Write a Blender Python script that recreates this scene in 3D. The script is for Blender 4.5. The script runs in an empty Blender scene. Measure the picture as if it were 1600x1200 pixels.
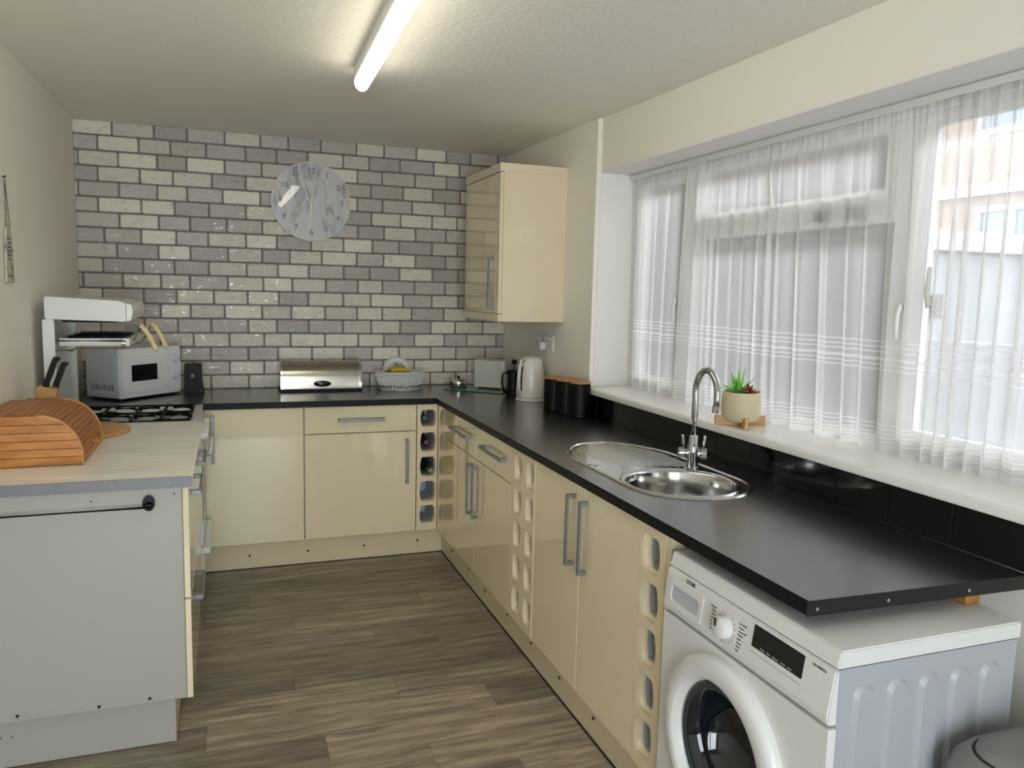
import bpy, bmesh, math, random
from mathutils import Matrix, Vector
random.seed(7)
PI = math.pi
C = bpy.context.scene.collection
SC = bpy.context.scene

# ------------------------------------------------------------------ camera, sky, exposure
cam_d = bpy.data.cameras.new('camera'); cam = bpy.data.objects.new('camera', cam_d); C.objects.link(cam)
r_ = Vector((0.940238956, -0.339640837, 0.024388658)); u_ = Vector((0.017102549, 0.118635069, 0.992790624)); f_ = Vector((0.340085589, 0.933043312, -0.117354037))
cam.matrix_world = Matrix(((r_.x, u_.x, -f_.x, 0), (r_.y, u_.y, -f_.y, 0), (r_.z, u_.z, -f_.z, 1.5115), (0, 0, 0, 1)))
cam_d.sensor_width = 36; cam_d.lens = 36 * 1218.05 / 1600; cam_d.clip_start = 0.05
SC.camera = cam
SKY = 9.8; TUBE = 9.0
w = bpy.data.worlds.new('overcast_sky'); SC.world = w; w.use_nodes = True
bg = w.node_tree.nodes['Background']; bg.inputs[0].default_value = (0.93, 0.96, 1.0, 1); bg.inputs[1].default_value = SKY
SC.view_settings.view_transform = 'Standard'; SC.view_settings.look = 'None'
SC.view_settings.exposure = 0.6; SC.view_settings.gamma = 1.0; SC.view_settings.use_curve_mapping = False
SC.cycles.max_bounces = 10; SC.cycles.diffuse_bounces = 6; SC.cycles.transparent_max_bounces = 24
SC.cycles.sample_clamp_indirect = 0; SC.cycles.caustics_reflective = False; SC.cycles.caustics_refractive = False
def portal(name, loc, rot, sx, sy):
    l = bpy.data.lights.new(name, 'AREA'); l.shape = 'RECTANGLE'; l.size = sx; l.size_y = sy; l.cycles.is_portal = True
    o = bpy.data.objects.new(name, l); C.objects.link(o); o.location = loc; o.rotation_euler = rot
portal('window_portal', (2.03, 2.22, 1.58), (0, PI/2, 0), 1.08, 2.6)
portal('added_side_door_portal', (2.05, -.55, 1.1), (0, PI/2, 0), 2.0, 1.75)  # portal for the added glazed door in the right wall

# ------------------------------------------------------------------ materials
portal('added_rear_door_portal', (.04, -1.82, 1.07), (PI/2, 0, 0), 1.5, 2.05)  # portal for the added glazed door behind the camera
def lin(c): return tuple(((x/255)/12.92 if x/255 <= .04045 else ((x/255+.055)/1.055)**2.4) for x in c) + (1,)
MATS = {}
def mat(name, col, rough=.5, metal=0, spec=.5, coat=0, crough=.05, cior=1.5, bump=None, vary=None, grain=None, trans=0, rvary=None):
    """bump=(scale,strength)  vary=(scale,colour2,amount)  grain=(sx,sy,sz,colour2) stretched noise"""
    m = bpy.data.materials.new(name); m.use_nodes = True; nt = m.node_tree; b = nt.nodes['Principled BSDF']
    b.inputs['Base Color'].default_value = lin(col); b.inputs['Roughness'].default_value = rough
    b.inputs['Metallic'].default_value = metal; b.inputs['Specular IOR Level'].default_value = spec
    b.inputs['Coat Weight'].default_value = coat; b.inputs['Coat Roughness'].default_value = crough; b.inputs['Coat IOR'].default_value = cior
    b.inputs['Transmission Weight'].default_value = trans
    tc = nt.nodes.new('ShaderNodeTexCoord'); L = nt.links.new
    def noise(scale, detail=4, vec=None):
        n = nt.nodes.new('ShaderNodeTexNoise'); n.inputs['Scale'].default_value = scale; n.inputs['Detail'].default_value = detail
        L(vec or tc.outputs['Object'], n.inputs['Vector']); return n
    if vary or grain:
        mx = nt.nodes.new('ShaderNodeMix'); mx.data_type = 'RGBA'; mx.inputs[6].default_value = lin(col)
        rp = nt.nodes.new('ShaderNodeValToRGB')
        if vary:
            n = noise(vary[0]); mx.inputs[7].default_value = lin(vary[1]); rp.color_ramp.elements[0].position = vary[2]; rp.color_ramp.elements[1].position = min(1, vary[2] + .15)
        else:
            mp = nt.nodes.new('ShaderNodeMapping'); mp.inputs['Scale'].default_value = grain[:3]; L(tc.outputs['Object'], mp.inputs[0])
            n = noise(1, 6, mp.outputs[0]); mx.inputs[7].default_value = lin(grain[3]); rp.color_ramp.elements[0].position = .38; rp.color_ramp.elements[1].position = .68
        L(n.outputs[0], rp.inputs[0]); L(rp.outputs[0], mx.inputs[0]); L(mx.outputs[2], b.inputs['Base Color'])
    if rvary:
        n = noise(rvary[0]); mr = nt.nodes.new('ShaderNodeMapRange'); mr.inputs[3].default_value = rvary[1]; mr.inputs[4].default_value = rvary[2]
        L(n.outputs[0], mr.inputs[0]); L(mr.outputs[0], b.inputs['Roughness'])
    if bump:
        n = noise(bump[0], 5); bp = nt.nodes.new('ShaderNodeBump'); bp.inputs['Strength'].default_value = bump[1]; bp.inputs['Distance'].default_value = .004
        L(n.outputs[0], bp.inputs['Height']); L(bp.outputs[0], b.inputs['Normal'])
    MATS[name] = m; return m
wall_m = mat('painted_wall', (238, 234, 224), .75, bump=(90, .08))
white_paint = mat('white_reveal_paint', (232, 231, 227), .6, bump=(60, .06))
ceil_m = mat('textured_ceiling', (238, 234, 224), .8, bump=(55, .7))
mortar_m = mat('grey_mortar', (118, 109, 108), .6)
cream = mat('cream_gloss', (228, 216, 184), .05, spec=.6, coat=.5, crough=.02)
cream_matt = mat('cream_moulding', (226, 212, 180), .3)
plinth_m = mat('cream_plinth', (212, 199, 168), .32)
carc = mat('carcass_white', (215, 212, 204), .5)
panelgrey = mat('grey_melamine', (168, 167, 159), .42, bump=(300, .03))
liner_m = mat('grey_liner', (176, 182, 184), .4)
blackm = mat('black_plastic', (10, 10, 11), .45, spec=.2)
edge_m = mat('black_laminate_edge', (13, 13, 15), .5, spec=.2, vary=(300, (34, 34, 38), .55))
blacksat = mat('black_gloss', (9, 9, 11), .16)
tile_m = mat('black_glazed_tile', (8, 8, 10), .08)
dark = mat('dark_gap', (20, 18, 17), .7)
worktop_m = mat('black_laminate', (13, 14, 17), .3, spec=1.0, coat=.8, crough=.22, cior=1.8, vary=(420, (44, 46, 52), .58), bump=(260, .05))
marble_m = mat('pale_marble_laminate', (248, 246, 238), .3, grain=(3.5, 55, 10, (228, 223, 210)))
greystrip = mat('grey_edging', (122, 123, 128), .4)
handle_m = mat('brushed_nickel', (136, 137, 139), .42, metal=.55)
steel = mat('stainless_steel', (205, 205, 203), .13, metal=1, bump=(30, .02))
chrome = mat('chrome', (190, 192, 195), .06, metal=1)
brushed = mat('brushed_bread_bin_steel', (178, 174, 162), .2, metal=1)
whitepl = mat('white_plastic', (226, 226, 224), .32)
whitegloss = mat('white_enamel', (226, 230, 226), .2)
mwhite = mat('microwave_enamel', (236, 237, 242), .35)
mgrey = mat('microwave_side', (212, 215, 221), .4)
creampl = mat('cream_plastic', (228, 210, 160), .45)
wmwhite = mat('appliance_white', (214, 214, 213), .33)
wm_side_shaded = mat('appliance_white_shaded', (164, 167, 173), .4)  # white side panel, greyed: its shade is put into the colour
kettle_m = mat('kettle_white', (226, 222, 214), .28)
toaster_m = mat('toaster_grey_white', (206, 208, 198), .35)
sillw = mat('glossy_white_sill', (236, 235, 232), .14)
upvc = mat('white_upvc', (238, 239, 241), .3)
oak = mat('bread_bin_wood', (198, 134, 60), .42, grain=(9, 2.2, 40, (160, 98, 38)))
oak2 = mat('tambour_wood', (184, 116, 54), .42, grain=(30, 2, 30, (152, 90, 40)))
bamboo = mat('light_wood', (206, 162, 108), .42, grain=(3, 30, 20, (184, 138, 86)))
lidwood = mat('canister_lid_wood', (186, 138, 88), .45, grain=(40, 6, 6, (160, 112, 66)))
blockw = mat('rough_timber', (176, 122, 60), .6, grain=(30, 4, 30, (140, 92, 44)))
bing = mat('bin_grey', (122, 124, 120), .38)
bottle_m = mat('dark_green_glass', (18, 36, 20), .1)
redcap = mat('red_capsule', (96, 14, 20), .35)
banana_m = mat('banana_skin', (214, 176, 48), .5, vary=(30, (120, 90, 30), .66))
green_m = mat('leaf_green', (128, 204, 84), .45)
red_m = mat('leaf_red', (160, 38, 50), .45)
soil_m = mat('soil', (58, 42, 30), .9)
text_m = mat('print_grey', (70, 70, 74), .5)
textl = mat('print_light', (170, 170, 172), .5)
glassgreen = mat('frosted_glass_board', (150, 176, 166), .22, trans=.35)
outbrickred = mat('rust_paving', (140, 138, 132), .9, vary=(3, (116, 114, 109), .5))
render_w = mat('pale_render', (122, 125, 130), .85, bump=(30, .2))
render_g = mat('grey_render', (96, 98, 103), .85, bump=(30, .2))
rooft = mat('roof_tile', (110, 84, 74), .8)
garage_m = mat('garage_panel', (150, 158, 170), .5)
shedm = mat('corrugated_cream', (158, 150, 130), .6)
winframe = mat('far_window_white', (166, 168, 172), .4)
winglass = mat('far_window_glass', (92, 104, 112), .1)
cloth_m = mat('dark_laundry', (58, 52, 62), .9, vary=(9, (120, 116, 120), .55))

def brick_material():
    m = bpy.data.materials.new('painted_brick'); m.use_nodes = True; nt = m.node_tree; b = nt.nodes['Principled BSDF']; L = nt.links.new
    N = nt.nodes.new; oi = N('ShaderNodeObjectInfo'); tc = N('ShaderNodeTexCoord')
    rp = N('ShaderNodeValToRGB'); rp.color_ramp.interpolation = 'CONSTANT'; e = rp.color_ramp.elements
    cols = [(172, 169, 159), (184, 177, 168), (190, 184, 175), (210, 204, 190), (222, 216, 201), (198, 192, 181), (226, 221, 206)]
    e[0].position = 0; e[0].color = lin(cols[0]); e[1].position = 1/7; e[1].color = lin(cols[1])
    for i in range(2, 7): x = e.new(i/7); x.color = lin(cols[i])
    L(oi.outputs['Random'], rp.inputs[0])
    n = N('ShaderNodeTexNoise'); n.noise_dimensions = '4D'; n.inputs['Scale'].default_value = 26; n.inputs['Detail'].default_value = 9; n.inputs['Roughness'].default_value = .65
    mp = N('ShaderNodeMapping'); mp.inputs['Scale'].default_value = (1, 1, 2.2); L(tc.outputs['Object'], mp.inputs[0]); L(mp.outputs[0], n.inputs['Vector'])
    mu = N('ShaderNodeMath'); mu.operation = 'MULTIPLY'; mu.inputs[1].default_value = 40; L(oi.outputs['Random'], mu.inputs[0]); L(mu.outputs[0], n.inputs['W'])
    r2 = N('ShaderNodeValToRGB'); r2.color_ramp.elements[0].position = .53; r2.color_ramp.elements[1].position = .70; L(n.outputs[0], r2.inputs[0])
    mx = N('ShaderNodeMix'); mx.data_type = 'RGBA'; L(rp.outputs[0], mx.inputs[6]); mx.inputs[7].default_value = lin((134, 127, 118))
    k = N('ShaderNodeMath'); k.operation = 'MULTIPLY'; k.inputs[1].default_value = .55; L(r2.outputs[0], k.inputs[0]); L(k.outputs[0], mx.inputs[0])
    mf = N('ShaderNodeMix'); mf.data_type = 'RGBA'; mf.inputs[7].default_value = lin((214, 211, 202)); L(mx.outputs[2], mf.inputs[6]); L(mf.outputs[2], b.inputs['Base Color'])
    # silvery foil flecks of the wall covering: smoother, metallic, in noise patches near the brick edges
    n2 = N('ShaderNodeTexNoise'); n2.noise_dimensions = '4D'; n2.inputs['Scale'].default_value = 55; n2.inputs['Detail'].default_value = 9; n2.inputs['Roughness'].default_value = .7
    L(mp.outputs[0], n2.inputs['Vector']); L(mu.outputs[0], n2.inputs['W'])
    r3 = N('ShaderNodeValToRGB'); r3.color_ramp.elements[0].position = .58; r3.color_ramp.elements[1].position = .62; L(n2.outputs[0], r3.inputs[0])
    k3 = N('ShaderNodeMath'); k3.operation = 'MULTIPLY'; k3.inputs[1].default_value = .55; L(r3.outputs[0], k3.inputs[0]); L(k3.outputs[0], b.inputs['Metallic']); L(k3.outputs[0], mf.inputs[0])
    mr = N('ShaderNodeMapRange'); mr.inputs[3].default_value = .5; mr.inputs[4].default_value = .34; L(r3.outputs[0], mr.inputs[0]); L(mr.outputs[0], b.inputs['Roughness'])
    bp = N('ShaderNodeBump'); bp.inputs['Strength'].default_value = .25; bp.inputs['Distance'].default_value = .003; L(n2.outputs[0], bp.inputs['Height']); L(bp.outputs[0], b.inputs['Normal'])
    return m
brick_m = brick_material()

def plank_material():
    m = bpy.data.materials.new('grey_oak_vinyl'); m.use_nodes = True; nt = m.node_tree; b = nt.nodes['Principled BSDF']; L = nt.links.new; N = nt.nodes.new
    oi = N('ShaderNodeObjectInfo'); tc = N('ShaderNodeTexCoord'); mp = N('ShaderNodeMapping'); mp.inputs['Scale'].default_value = (2.0, 21, 1); L(tc.outputs['Object'], mp.inputs[0])
    mu = N('ShaderNodeMath'); mu.operation = 'MULTIPLY'; mu.inputs[1].default_value = 60; L(oi.outputs['Random'], mu.inputs[0])
    def nz(scale, det, rough, dist=0):
        n = N('ShaderNodeTexNoise'); n.noise_dimensions = '4D'; n.inputs['Scale'].default_value = scale; n.inputs['Detail'].default_value = det; n.inputs['Roughness'].default_value = rough; n.inputs['Distortion'].default_value = dist
        L(mp.outputs[0], n.inputs['Vector']); L(mu.outputs[0], n.inputs['W']); return n
    a = nz(1.6, 8, .62, .6); c = nz(7, 6, .7, .2)
    r1 = N('ShaderNodeValToRGB'); e = r1.color_ramp.elements; e[0].position = .3; e[0].color = lin((108, 99, 87)); e[1].position = .72; e[1].color = lin((196, 183, 162))
    x = e.new(.5); x.color = lin((152, 140, 123)); L(a.outputs[0], r1.inputs[0])
    r2 = N('ShaderNodeValToRGB'); e = r2.color_ramp.elements; e[0].position = .3; e[0].color = (.55, .53, .5, 1); e[1].position = .6; e[1].color = (1, 1, 1, 1); L(c.outputs[0], r2.inputs[0])
    m1 = N('ShaderNodeMix'); m1.data_type = 'RGBA'; m1.blend_type = 'MULTIPLY'; m1.inputs[0].default_value = .55; L(r1.outputs[0], m1.inputs[6]); L(r2.outputs[0], m1.inputs[7])
    mr = N('ShaderNodeMapRange'); mr.inputs[3].default_value = .7; mr.inputs[4].default_value = 1.2; L(oi.outputs['Random'], mr.inputs[0])
    m2 = N('ShaderNodeMix'); m2.data_type = 'RGBA'; m2.blend_type = 'MULTIPLY'; m2.inputs[0].default_value = 1; L(m1.outputs[2], m2.inputs[6]); L(mr.outputs[0], m2.inputs[7])
    L(m2.outputs[2], b.inputs['Base Color']); b.inputs['Roughness'].default_value = .42; b.inputs['Specular IOR Level'].default_value = .4
    bp = N('ShaderNodeBump'); bp.inputs['Strength'].default_value = .15; bp.inputs['Distance'].default_value = .002; L(c.outputs[0], bp.inputs['Height']); L(bp.outputs[0], b.inputs['Normal'])
    return m
plank_m = plank_material()

def pane_material():
    m = bpy.data.materials.new('window_glass'); m.use_nodes = True; nt = m.node_tree; nt.nodes.clear(); N = nt.nodes.new; L = nt.links.new
    o = N('ShaderNodeOutputMaterial'); t = N('ShaderNodeBsdfTransparent'); t.inputs[0].default_value = (.93, .95, .95, 1); g = N('ShaderNodeBsdfGlossy'); g.inputs['Roughness'].default_value = .02
    fr = N('ShaderNodeFresnel'); fr.inputs[0].default_value = 1.45; mx = N('ShaderNodeMixShader'); L(fr.outputs[0], mx.inputs[0]); L(t.outputs[0], mx.inputs[1]); L(g.outputs[0], mx.inputs[2]); L(mx.outputs[0], o.inputs[0])
    return m
pane_m = pane_material()

def sheer_material():
    """thin woven voile: the weave hides more the more obliquely one looks through it; thicker threads in the woven bands and hems"""
    m = bpy.data.materials.new('white_voile'); m.use_nodes = True; nt = m.node_tree; nt.nodes.clear(); N = nt.nodes.new; L = nt.links.new
    def M(op, a, b=None):
        n = N('ShaderNodeMath'); n.operation = op
        for i, v in enumerate((a, b)):
            if v is None: continue
            if isinstance(v, (int, float)): n.inputs[i].default_value = v
            else: L(v, n.inputs[i])
        return n.outputs[0]
    o = N('ShaderNodeOutputMaterial'); g = N('ShaderNodeNewGeometry'); d = N('ShaderNodeVectorMath'); d.operation = 'DOT_PRODUCT'
    L(g.outputs['Normal'], d.inputs[0]); L(g.outputs['Incoming'], d.inputs[1])
    c = M('POWER', M('MAXIMUM', M('ABSOLUTE', d.outputs['Value']), .12), .7)
    tc = N('ShaderNodeTexCoord'); sp = N('ShaderNodeSeparateXYZ'); L(tc.outputs['Object'], sp.inputs[0]); z = sp.outputs['Z']
    def band(z0, hw): return M('LESS_THAN', M('ABSOLUTE', M('SUBTRACT', z, z0)), hw)
    s = None
    for z0, hw in ((1.388, .0025), (1.372, .0025), (1.357, .0025), (1.335, .005), (1.318, .0025), (1.303, .0025), (1.135, .002), (1.122, .002), (1.109, .002), (1.096, .002), (1.083, .002), (2.05, .003)):
        x = band(z0, hw); s = x if s is None else M('MAXIMUM', s, x)
    hem = M('LESS_THAN', z, 1.075); top = M('GREATER_THAN', z, 2.05)
    hm = M('MAXIMUM', hem, top)
    base = M('SUBTRACT', M('SUBTRACT', .40, M('MULTIPLY', s, .24)), M('MULTIPLY', hm, .2))
    tr = M('POWER', base, M('DIVIDE', 1, c))
    t = N('ShaderNodeBsdfTransparent'); df = N('ShaderNodeBsdfDiffuse'); tl = N('ShaderNodeBsdfTranslucent')
    for q in (df, tl): q.inputs['Color'].default_value = (.96, .96, .965, 1)
    m1 = N('ShaderNodeMixShader'); m1.inputs[0].default_value = .66; L(df.outputs[0], m1.inputs[1]); L(tl.outputs[0], m1.inputs[2])
    m2 = N('ShaderNodeMixShader'); L(tr, m2.inputs[0]); L(m1.outputs[0], m2.inputs[1]); L(t.outputs[0], m2.inputs[2]); L(m2.outputs[0], o.inputs[0])
    return m
sheer_m = sheer_material()

def emit(name, col, s):
    m = bpy.data.materials.new(name); m.use_nodes = True; nt = m.node_tree; b = nt.nodes['Principled BSDF']
    b.inputs['Base Color'].default_value = (.9, .9, .85, 1); b.inputs['Emission Color'].default_value = col; b.inputs['Emission Strength'].default_value = s
    return m
tube_m = emit('lit_diffuser', (1, .94, .78, 1), TUBE)

def marble_face():
    m = bpy.data.materials.new('marbled_clock_face'); m.use_nodes = True; nt = m.node_tree; b = nt.nodes['Principled BSDF']; N = nt.nodes.new; L = nt.links.new
    tc = N('ShaderNodeTexCoord'); mp = N('ShaderNodeMapping'); mp.inputs['Rotation'].default_value = (0, .9, 0); mp.inputs['Scale'].default_value = (11, 1, 4); L(tc.outputs['Object'], mp.inputs[0])
    n = N('ShaderNodeTexNoise'); n.inputs['Scale'].default_value = 1.2; n.inputs['Detail'].default_value = 7; n.inputs['Distortion'].default_value = 1.3; L(mp.outputs[0], n.inputs['Vector'])
    r = N('ShaderNodeValToRGB'); e = r.color_ramp.elements; e[0].position = .33; e[0].color = lin((146, 146, 151)); e[1].position = .52; e[1].color = lin((200, 200, 204)); L(n.outputs[0], r.inputs[0]); L(r.outputs[0], b.inputs['Base Color'])
    b.inputs['Roughness'].default_value = .4; b.inputs['Coat Weight'].default_value = .7; b.inputs['Coat Roughness'].default_value = .01; return m
clockface = marble_face()

def brickwall_far():
    m = bpy.data.materials.new('red_house_brick'); m.use_nodes = True; nt = m.node_tree; b = nt.nodes['Principled BSDF']; N = nt.nodes.new; L = nt.links.new
    tc = N('ShaderNodeTexCoord'); mp = N('ShaderNodeMapping'); mp.inputs['Rotation'].default_value = (PI/2, 0, PI/2); L(tc.outputs['Object'], mp.inputs[0])
    t = N('ShaderNodeTexBrick'); t.inputs['Scale'].default_value = 1; t.inputs['Color1'].default_value = lin((112, 44, 34)); t.inputs['Color2'].default_value = lin((128, 58, 44)); t.inputs['Mortar'].default_value = lin((120, 104, 94))
    t.inputs['Brick Width'].default_value = .225; t.inputs['Row Height'].default_value = .075; t.inputs['Mortar Size'].default_value = .008
    L(mp.outputs[0], t.inputs['Vector']); L(t.outputs[0], b.inputs['Base Color']); b.inputs['Roughness'].default_value = .9; return m
farbrick = brickwall_far()

# ------------------------------------------------------------------ mesh helpers
def BM(): return bmesh.new()
def box(bm, x0, x1, y0, y1, z0, z1, mtx=None):
    vs = [bm.verts.new((x, y, z)) for x in (x0, x1) for y in (y0, y1) for z in (z0, z1)]
    for q in ((0, 1, 3, 2), (4, 6, 7, 5), (0, 4, 5, 1), (2, 3, 7, 6), (0, 2, 6, 4), (1, 5, 7, 3)): bm.faces.new([vs[i] for i in q])
    if mtx is not None: bmesh.ops.transform(bm, matrix=mtx, verts=vs)
    return bm
def frame_for(d):
    d = Vector(d).normalized(); a = Vector((0, 0, 1)) if abs(d.z) < .9 else Vector((1, 0, 0))
    s = d.cross(a).normalized(); t = s.cross(d).normalized(); return s, t, d
def cyl(bm, p0, p1, r0, r1=None, n=20, cap=True):
    r1 = r0 if r1 is None else r1; p0 = Vector(p0); p1 = Vector(p1); s, t, d = frame_for(p1 - p0)
    A = [bm.verts.new(p0 + (s*math.cos(2*PI*i/n) + t*math.sin(2*PI*i/n))*r0) for i in range(n)]
    B = [bm.verts.new(p1 + (s*math.cos(2*PI*i/n) + t*math.sin(2*PI*i/n))*r1) for i in range(n)]
    for i in range(n): bm.faces.new((A[i], A[(i+1) % n], B[(i+1) % n], B[i]))
    if cap: bm.faces.new(A[::-1]); bm.faces.new(B)
    return bm
def lathe(bm, c, axis, prof, n=32, sx=1, sy=1, close=False):
    """prof [(r, h)] around axis through c"""
    c = Vector(c); s, t, d = frame_for(axis); rings = []
    for r, h in prof:
        if r < 1e-6: rings.append([bm.verts.new(c + d*h)])
        else: rings.append([bm.verts.new(c + d*h + s*math.cos(2*PI*i/n)*r*sx + t*math.sin(2*PI*i/n)*r*sy) for i in range(n)])
    if close: rings.append(rings[0])
    for a, b in zip(rings, rings[1:]):
        for i in range(n):
            j = (i+1) % n
            if len(a) == 1 and len(b) == 1: continue
            if len(a) == 1: bm.faces.new((a[0], b[i], b[j]))
            elif len(b) == 1: bm.faces.new((a[i], a[j], b[0]))
            else: bm.faces.new((a[i], a[j], b[j], b[i]))
    return bm
def tube(bm, pts, r, n=10, closed=False, flat=1):
    pts = [Vector(p) for p in pts]; m = len(pts); rings = []; prev = None
    for i, p in enumerate(pts):
        a = pts[(i-1) % m] if (closed or i) else p; b = pts[(i+1) % m] if (closed or i < m-1) else p
        d = (b-a).normalized()
        if prev is None: s, t, _ = frame_for(d)
        else:
            s = (prev - d*prev.dot(d)).normalized(); t = d.cross(s)
        prev = s; rr = r[i] if isinstance(r, (list, tuple)) else r
        rings.append([bm.verts.new(p + s*math.cos(2*PI*k/n)*rr + t*math.sin(2*PI*k/n)*rr*flat) for k in range(n)])
    for i in range(m if closed else m-1):
        A, B = rings[i], rings[(i+1) % m]
        for k in range(n): bm.faces.new((A[k], A[(k+1) % n], B[(k+1) % n], B[k]))
    if not closed: bm.faces.new(rings[0][::-1]); bm.faces.new(rings[-1])
    return bm
def prism(bm, poly, axis, a, b):
    """poly 2D in the two other axes (cyclic x->(y,z), y->(x,z), z->(x,y))"""
    def P(q, h): return {'x': (h, q[0], q[1]), 'y': (q[0], h, q[1]), 'z': (q[0], q[1], h)}[axis]
    A = [bm.verts.new(P(q, a)) for q in poly]; B = [bm.verts.new(P(q, b)) for q in poly]; n = len(poly)
    bm.faces.new(A); bm.faces.new(B[::-1])
    for i in range(n): bm.faces.new((A[i], A[(i+1) % n], B[(i+1) % n], B[i]))
    return bm
def plate(bm, outer, holes, P, a, b):
    """flat plate with holes; P maps (u, v, h) to a point"""
    for h in (a, b):
        es = []
        for lp in [outer] + holes:
            vs = [bm.verts.new(P(q[0], q[1], h)) for q in lp]
            es += [bm.edges.new((vs[i], vs[(i+1) % len(vs)])) for i in range(len(vs))]
        bmesh.ops.triangle_fill(bm, use_beauty=True, edges=es)
    for lp in [outer] + holes:
        n = len(lp); A = [bm.verts.new(P(q[0], q[1], a)) for q in lp]; B = [bm.verts.new(P(q[0], q[1], b)) for q in lp]
        for i in range(n): bm.faces.new((A[i], A[(i+1) % n], B[(i+1) % n], B[i]))
    bmesh.ops.remove_doubles(bm, verts=bm.verts, dist=1e-5)
    return bm
def rrect(x0, x1, y0, y1, r, n=5):
    out = []
    for cx, cy, a0 in ((x1-r, y1-r, 0), (x0+r, y1-r, 90), (x0+r, y0+r, 180), (x1-r, y0+r, 270)):
        for i in range(n+1): a = math.radians(a0 + 90*i/n); out.append((cx + r*math.cos(a), cy + r*math.sin(a)))
    return out
def circ(cx, cy, r, n=40): return [(cx + r*math.cos(2*PI*i/n), cy + r*math.sin(2*PI*i/n)) for i in range(n)]

WM = {}
def rootm(o):
    m = Matrix()
    while o is not None:
        if o.name in WM: return WM[o.name] @ m
        o = o.parent
    return m
def finish(name, bm, m, parent=None, smooth=False, bevel=0, world=True, seg=2, kind=None, label=None):
    if bevel:
        bmesh.ops.remove_doubles(bm, verts=bm.verts, dist=1e-6); bmesh.ops.recalc_face_normals(bm, faces=bm.faces)
        es = [e for e in bm.edges if len(e.link_faces) == 2 and e.calc_face_angle(0) > .6]
        bmesh.ops.bevel(bm, geom=es, offset=bevel, segments=seg, affect='EDGES', clamp_overlap=True)
    bmesh.ops.recalc_face_normals(bm, faces=bm.faces)
    if parent is not None and world: bmesh.ops.transform(bm, matrix=rootm(parent).inverted(), verts=bm.verts)
    me = bpy.data.meshes.new(name); bm.to_mesh(me); bm.free()
    if m: me.materials.append(m)
    if smooth:
        for p in me.polygons: p.use_smooth = True
        if smooth != 'all':
            me.update()
            bm2 = bmesh.new(); bm2.from_mesh(me)
            for e in bm2.edges:
                if len(e.link_faces) == 2 and e.calc_face_angle(0) > .75: e.smooth = False
            bm2.to_mesh(me); bm2.free()
    o = bpy.data.objects.new(name, me); C.objects.link(o)
    if parent is not None: o.parent = parent
    if kind: o['kind'] = kind
    if label: o['label'] = label
    return o
def thing(name, label, cat, loc=(0, 0, 0), rotz=0, group=None):
    o = bpy.data.objects.new(name, None); C.objects.link(o); o.empty_display_size = .05
    o.location = loc; o.rotation_euler = (0, 0, rotz); o['label'] = label; o['category'] = cat
    if group: o['group'] = group
    WM[o.name] = Matrix.Translation(Vector(loc)) @ Matrix.Rotation(rotz, 4, 'Z')
    return o
def tag(o, label, cat, group=None):
    o['label'] = label; o['category'] = cat
    if group: o['group'] = group
    return o
def origin(o, p):
    """move a single-mesh thing's origin to p"""
    p = Vector(p); o.data.transform(Matrix.Translation(-p)); o.location = p; return o
def text_bm(s, size, M4, bold=0, align='CENTER', extr=.0003):
    cu = bpy.data.curves.new('t', 'FONT'); cu.body = s; cu.size = size; cu.align_x = align; cu.align_y = 'CENTER'; cu.extrude = extr; cu.offset = bold; cu.resolution_u = 3
    o = bpy.data.objects.new('t', cu); C.objects.link(o); dg = bpy.context.evaluated_depsgraph_get(); me = bpy.data.meshes.new_from_object(o.evaluated_get(dg))
    bm = bmesh.new(); bm.from_mesh(me); bmesh.ops.transform(bm, matrix=M4, verts=bm.verts)
    bpy.data.objects.remove(o); bpy.data.curves.remove(cu); bpy.data.meshes.remove(me); return bm
def basis(origin_, ex, ey):
    ex = Vector(ex).normalized(); ey = Vector(ey).normalized(); ez = ex.cross(ey)
    return Matrix(((ex.x, ey.x, ez.x, origin_[0]), (ex.y, ey.y, ez.y, origin_[1]), (ex.z, ey.z, ez.z, origin_[2]), (0, 0, 0, 1)))

# ------------------------------------------------------------------ room
XL, XW, XT, YB, YR, YN, ZC = -.763, 1.687, 1.71, 4.8154, 3.505, -1.7, 2.3614
YW0 = .85                                                # near end of the window opening
def cz(x, y): return 2.366 - .0125*(YB-y)*(x-XL)/2.47 if y < YB else 2.366
S = lambda name, bm, m, **k: finish(name, bm, m, kind='structure', **k)
floor = S('floor', box(BM(), XL-.1, 2.0, YN-.1, YB+.1, -.06, -.002), dark)
# planks: rows across the room, 1 m long
rows_j = {-2: .9, -1: .337, 0: .711, 1: .067, 2: -.13, 3: .253, 4: .578, 5: .843, 6: .212, 7: .58, 8: -.095, 9: .282, 10: .605, 11: .867}
for k in range(-2, 22):
    y1 = 4.042 - .1652*k; y0 = y1 - .1652
    j = rows_j.get(k, (k*.3731) % 1.0)
    j = j - math.floor(j - XL)  # first joint right of the left wall
    xs = [XL] + [j + i for i in range(4) if XL + .02 < j + i < 1.98] + [1.99]
    for a, b in zip(xs, xs[1:]):
        bm = BM(); g = .0006
        box(bm, a+g, b-g, y0+g, y1-g, -.008, 0); finish('plank', bm, plank_m, parent=floor)
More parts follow.
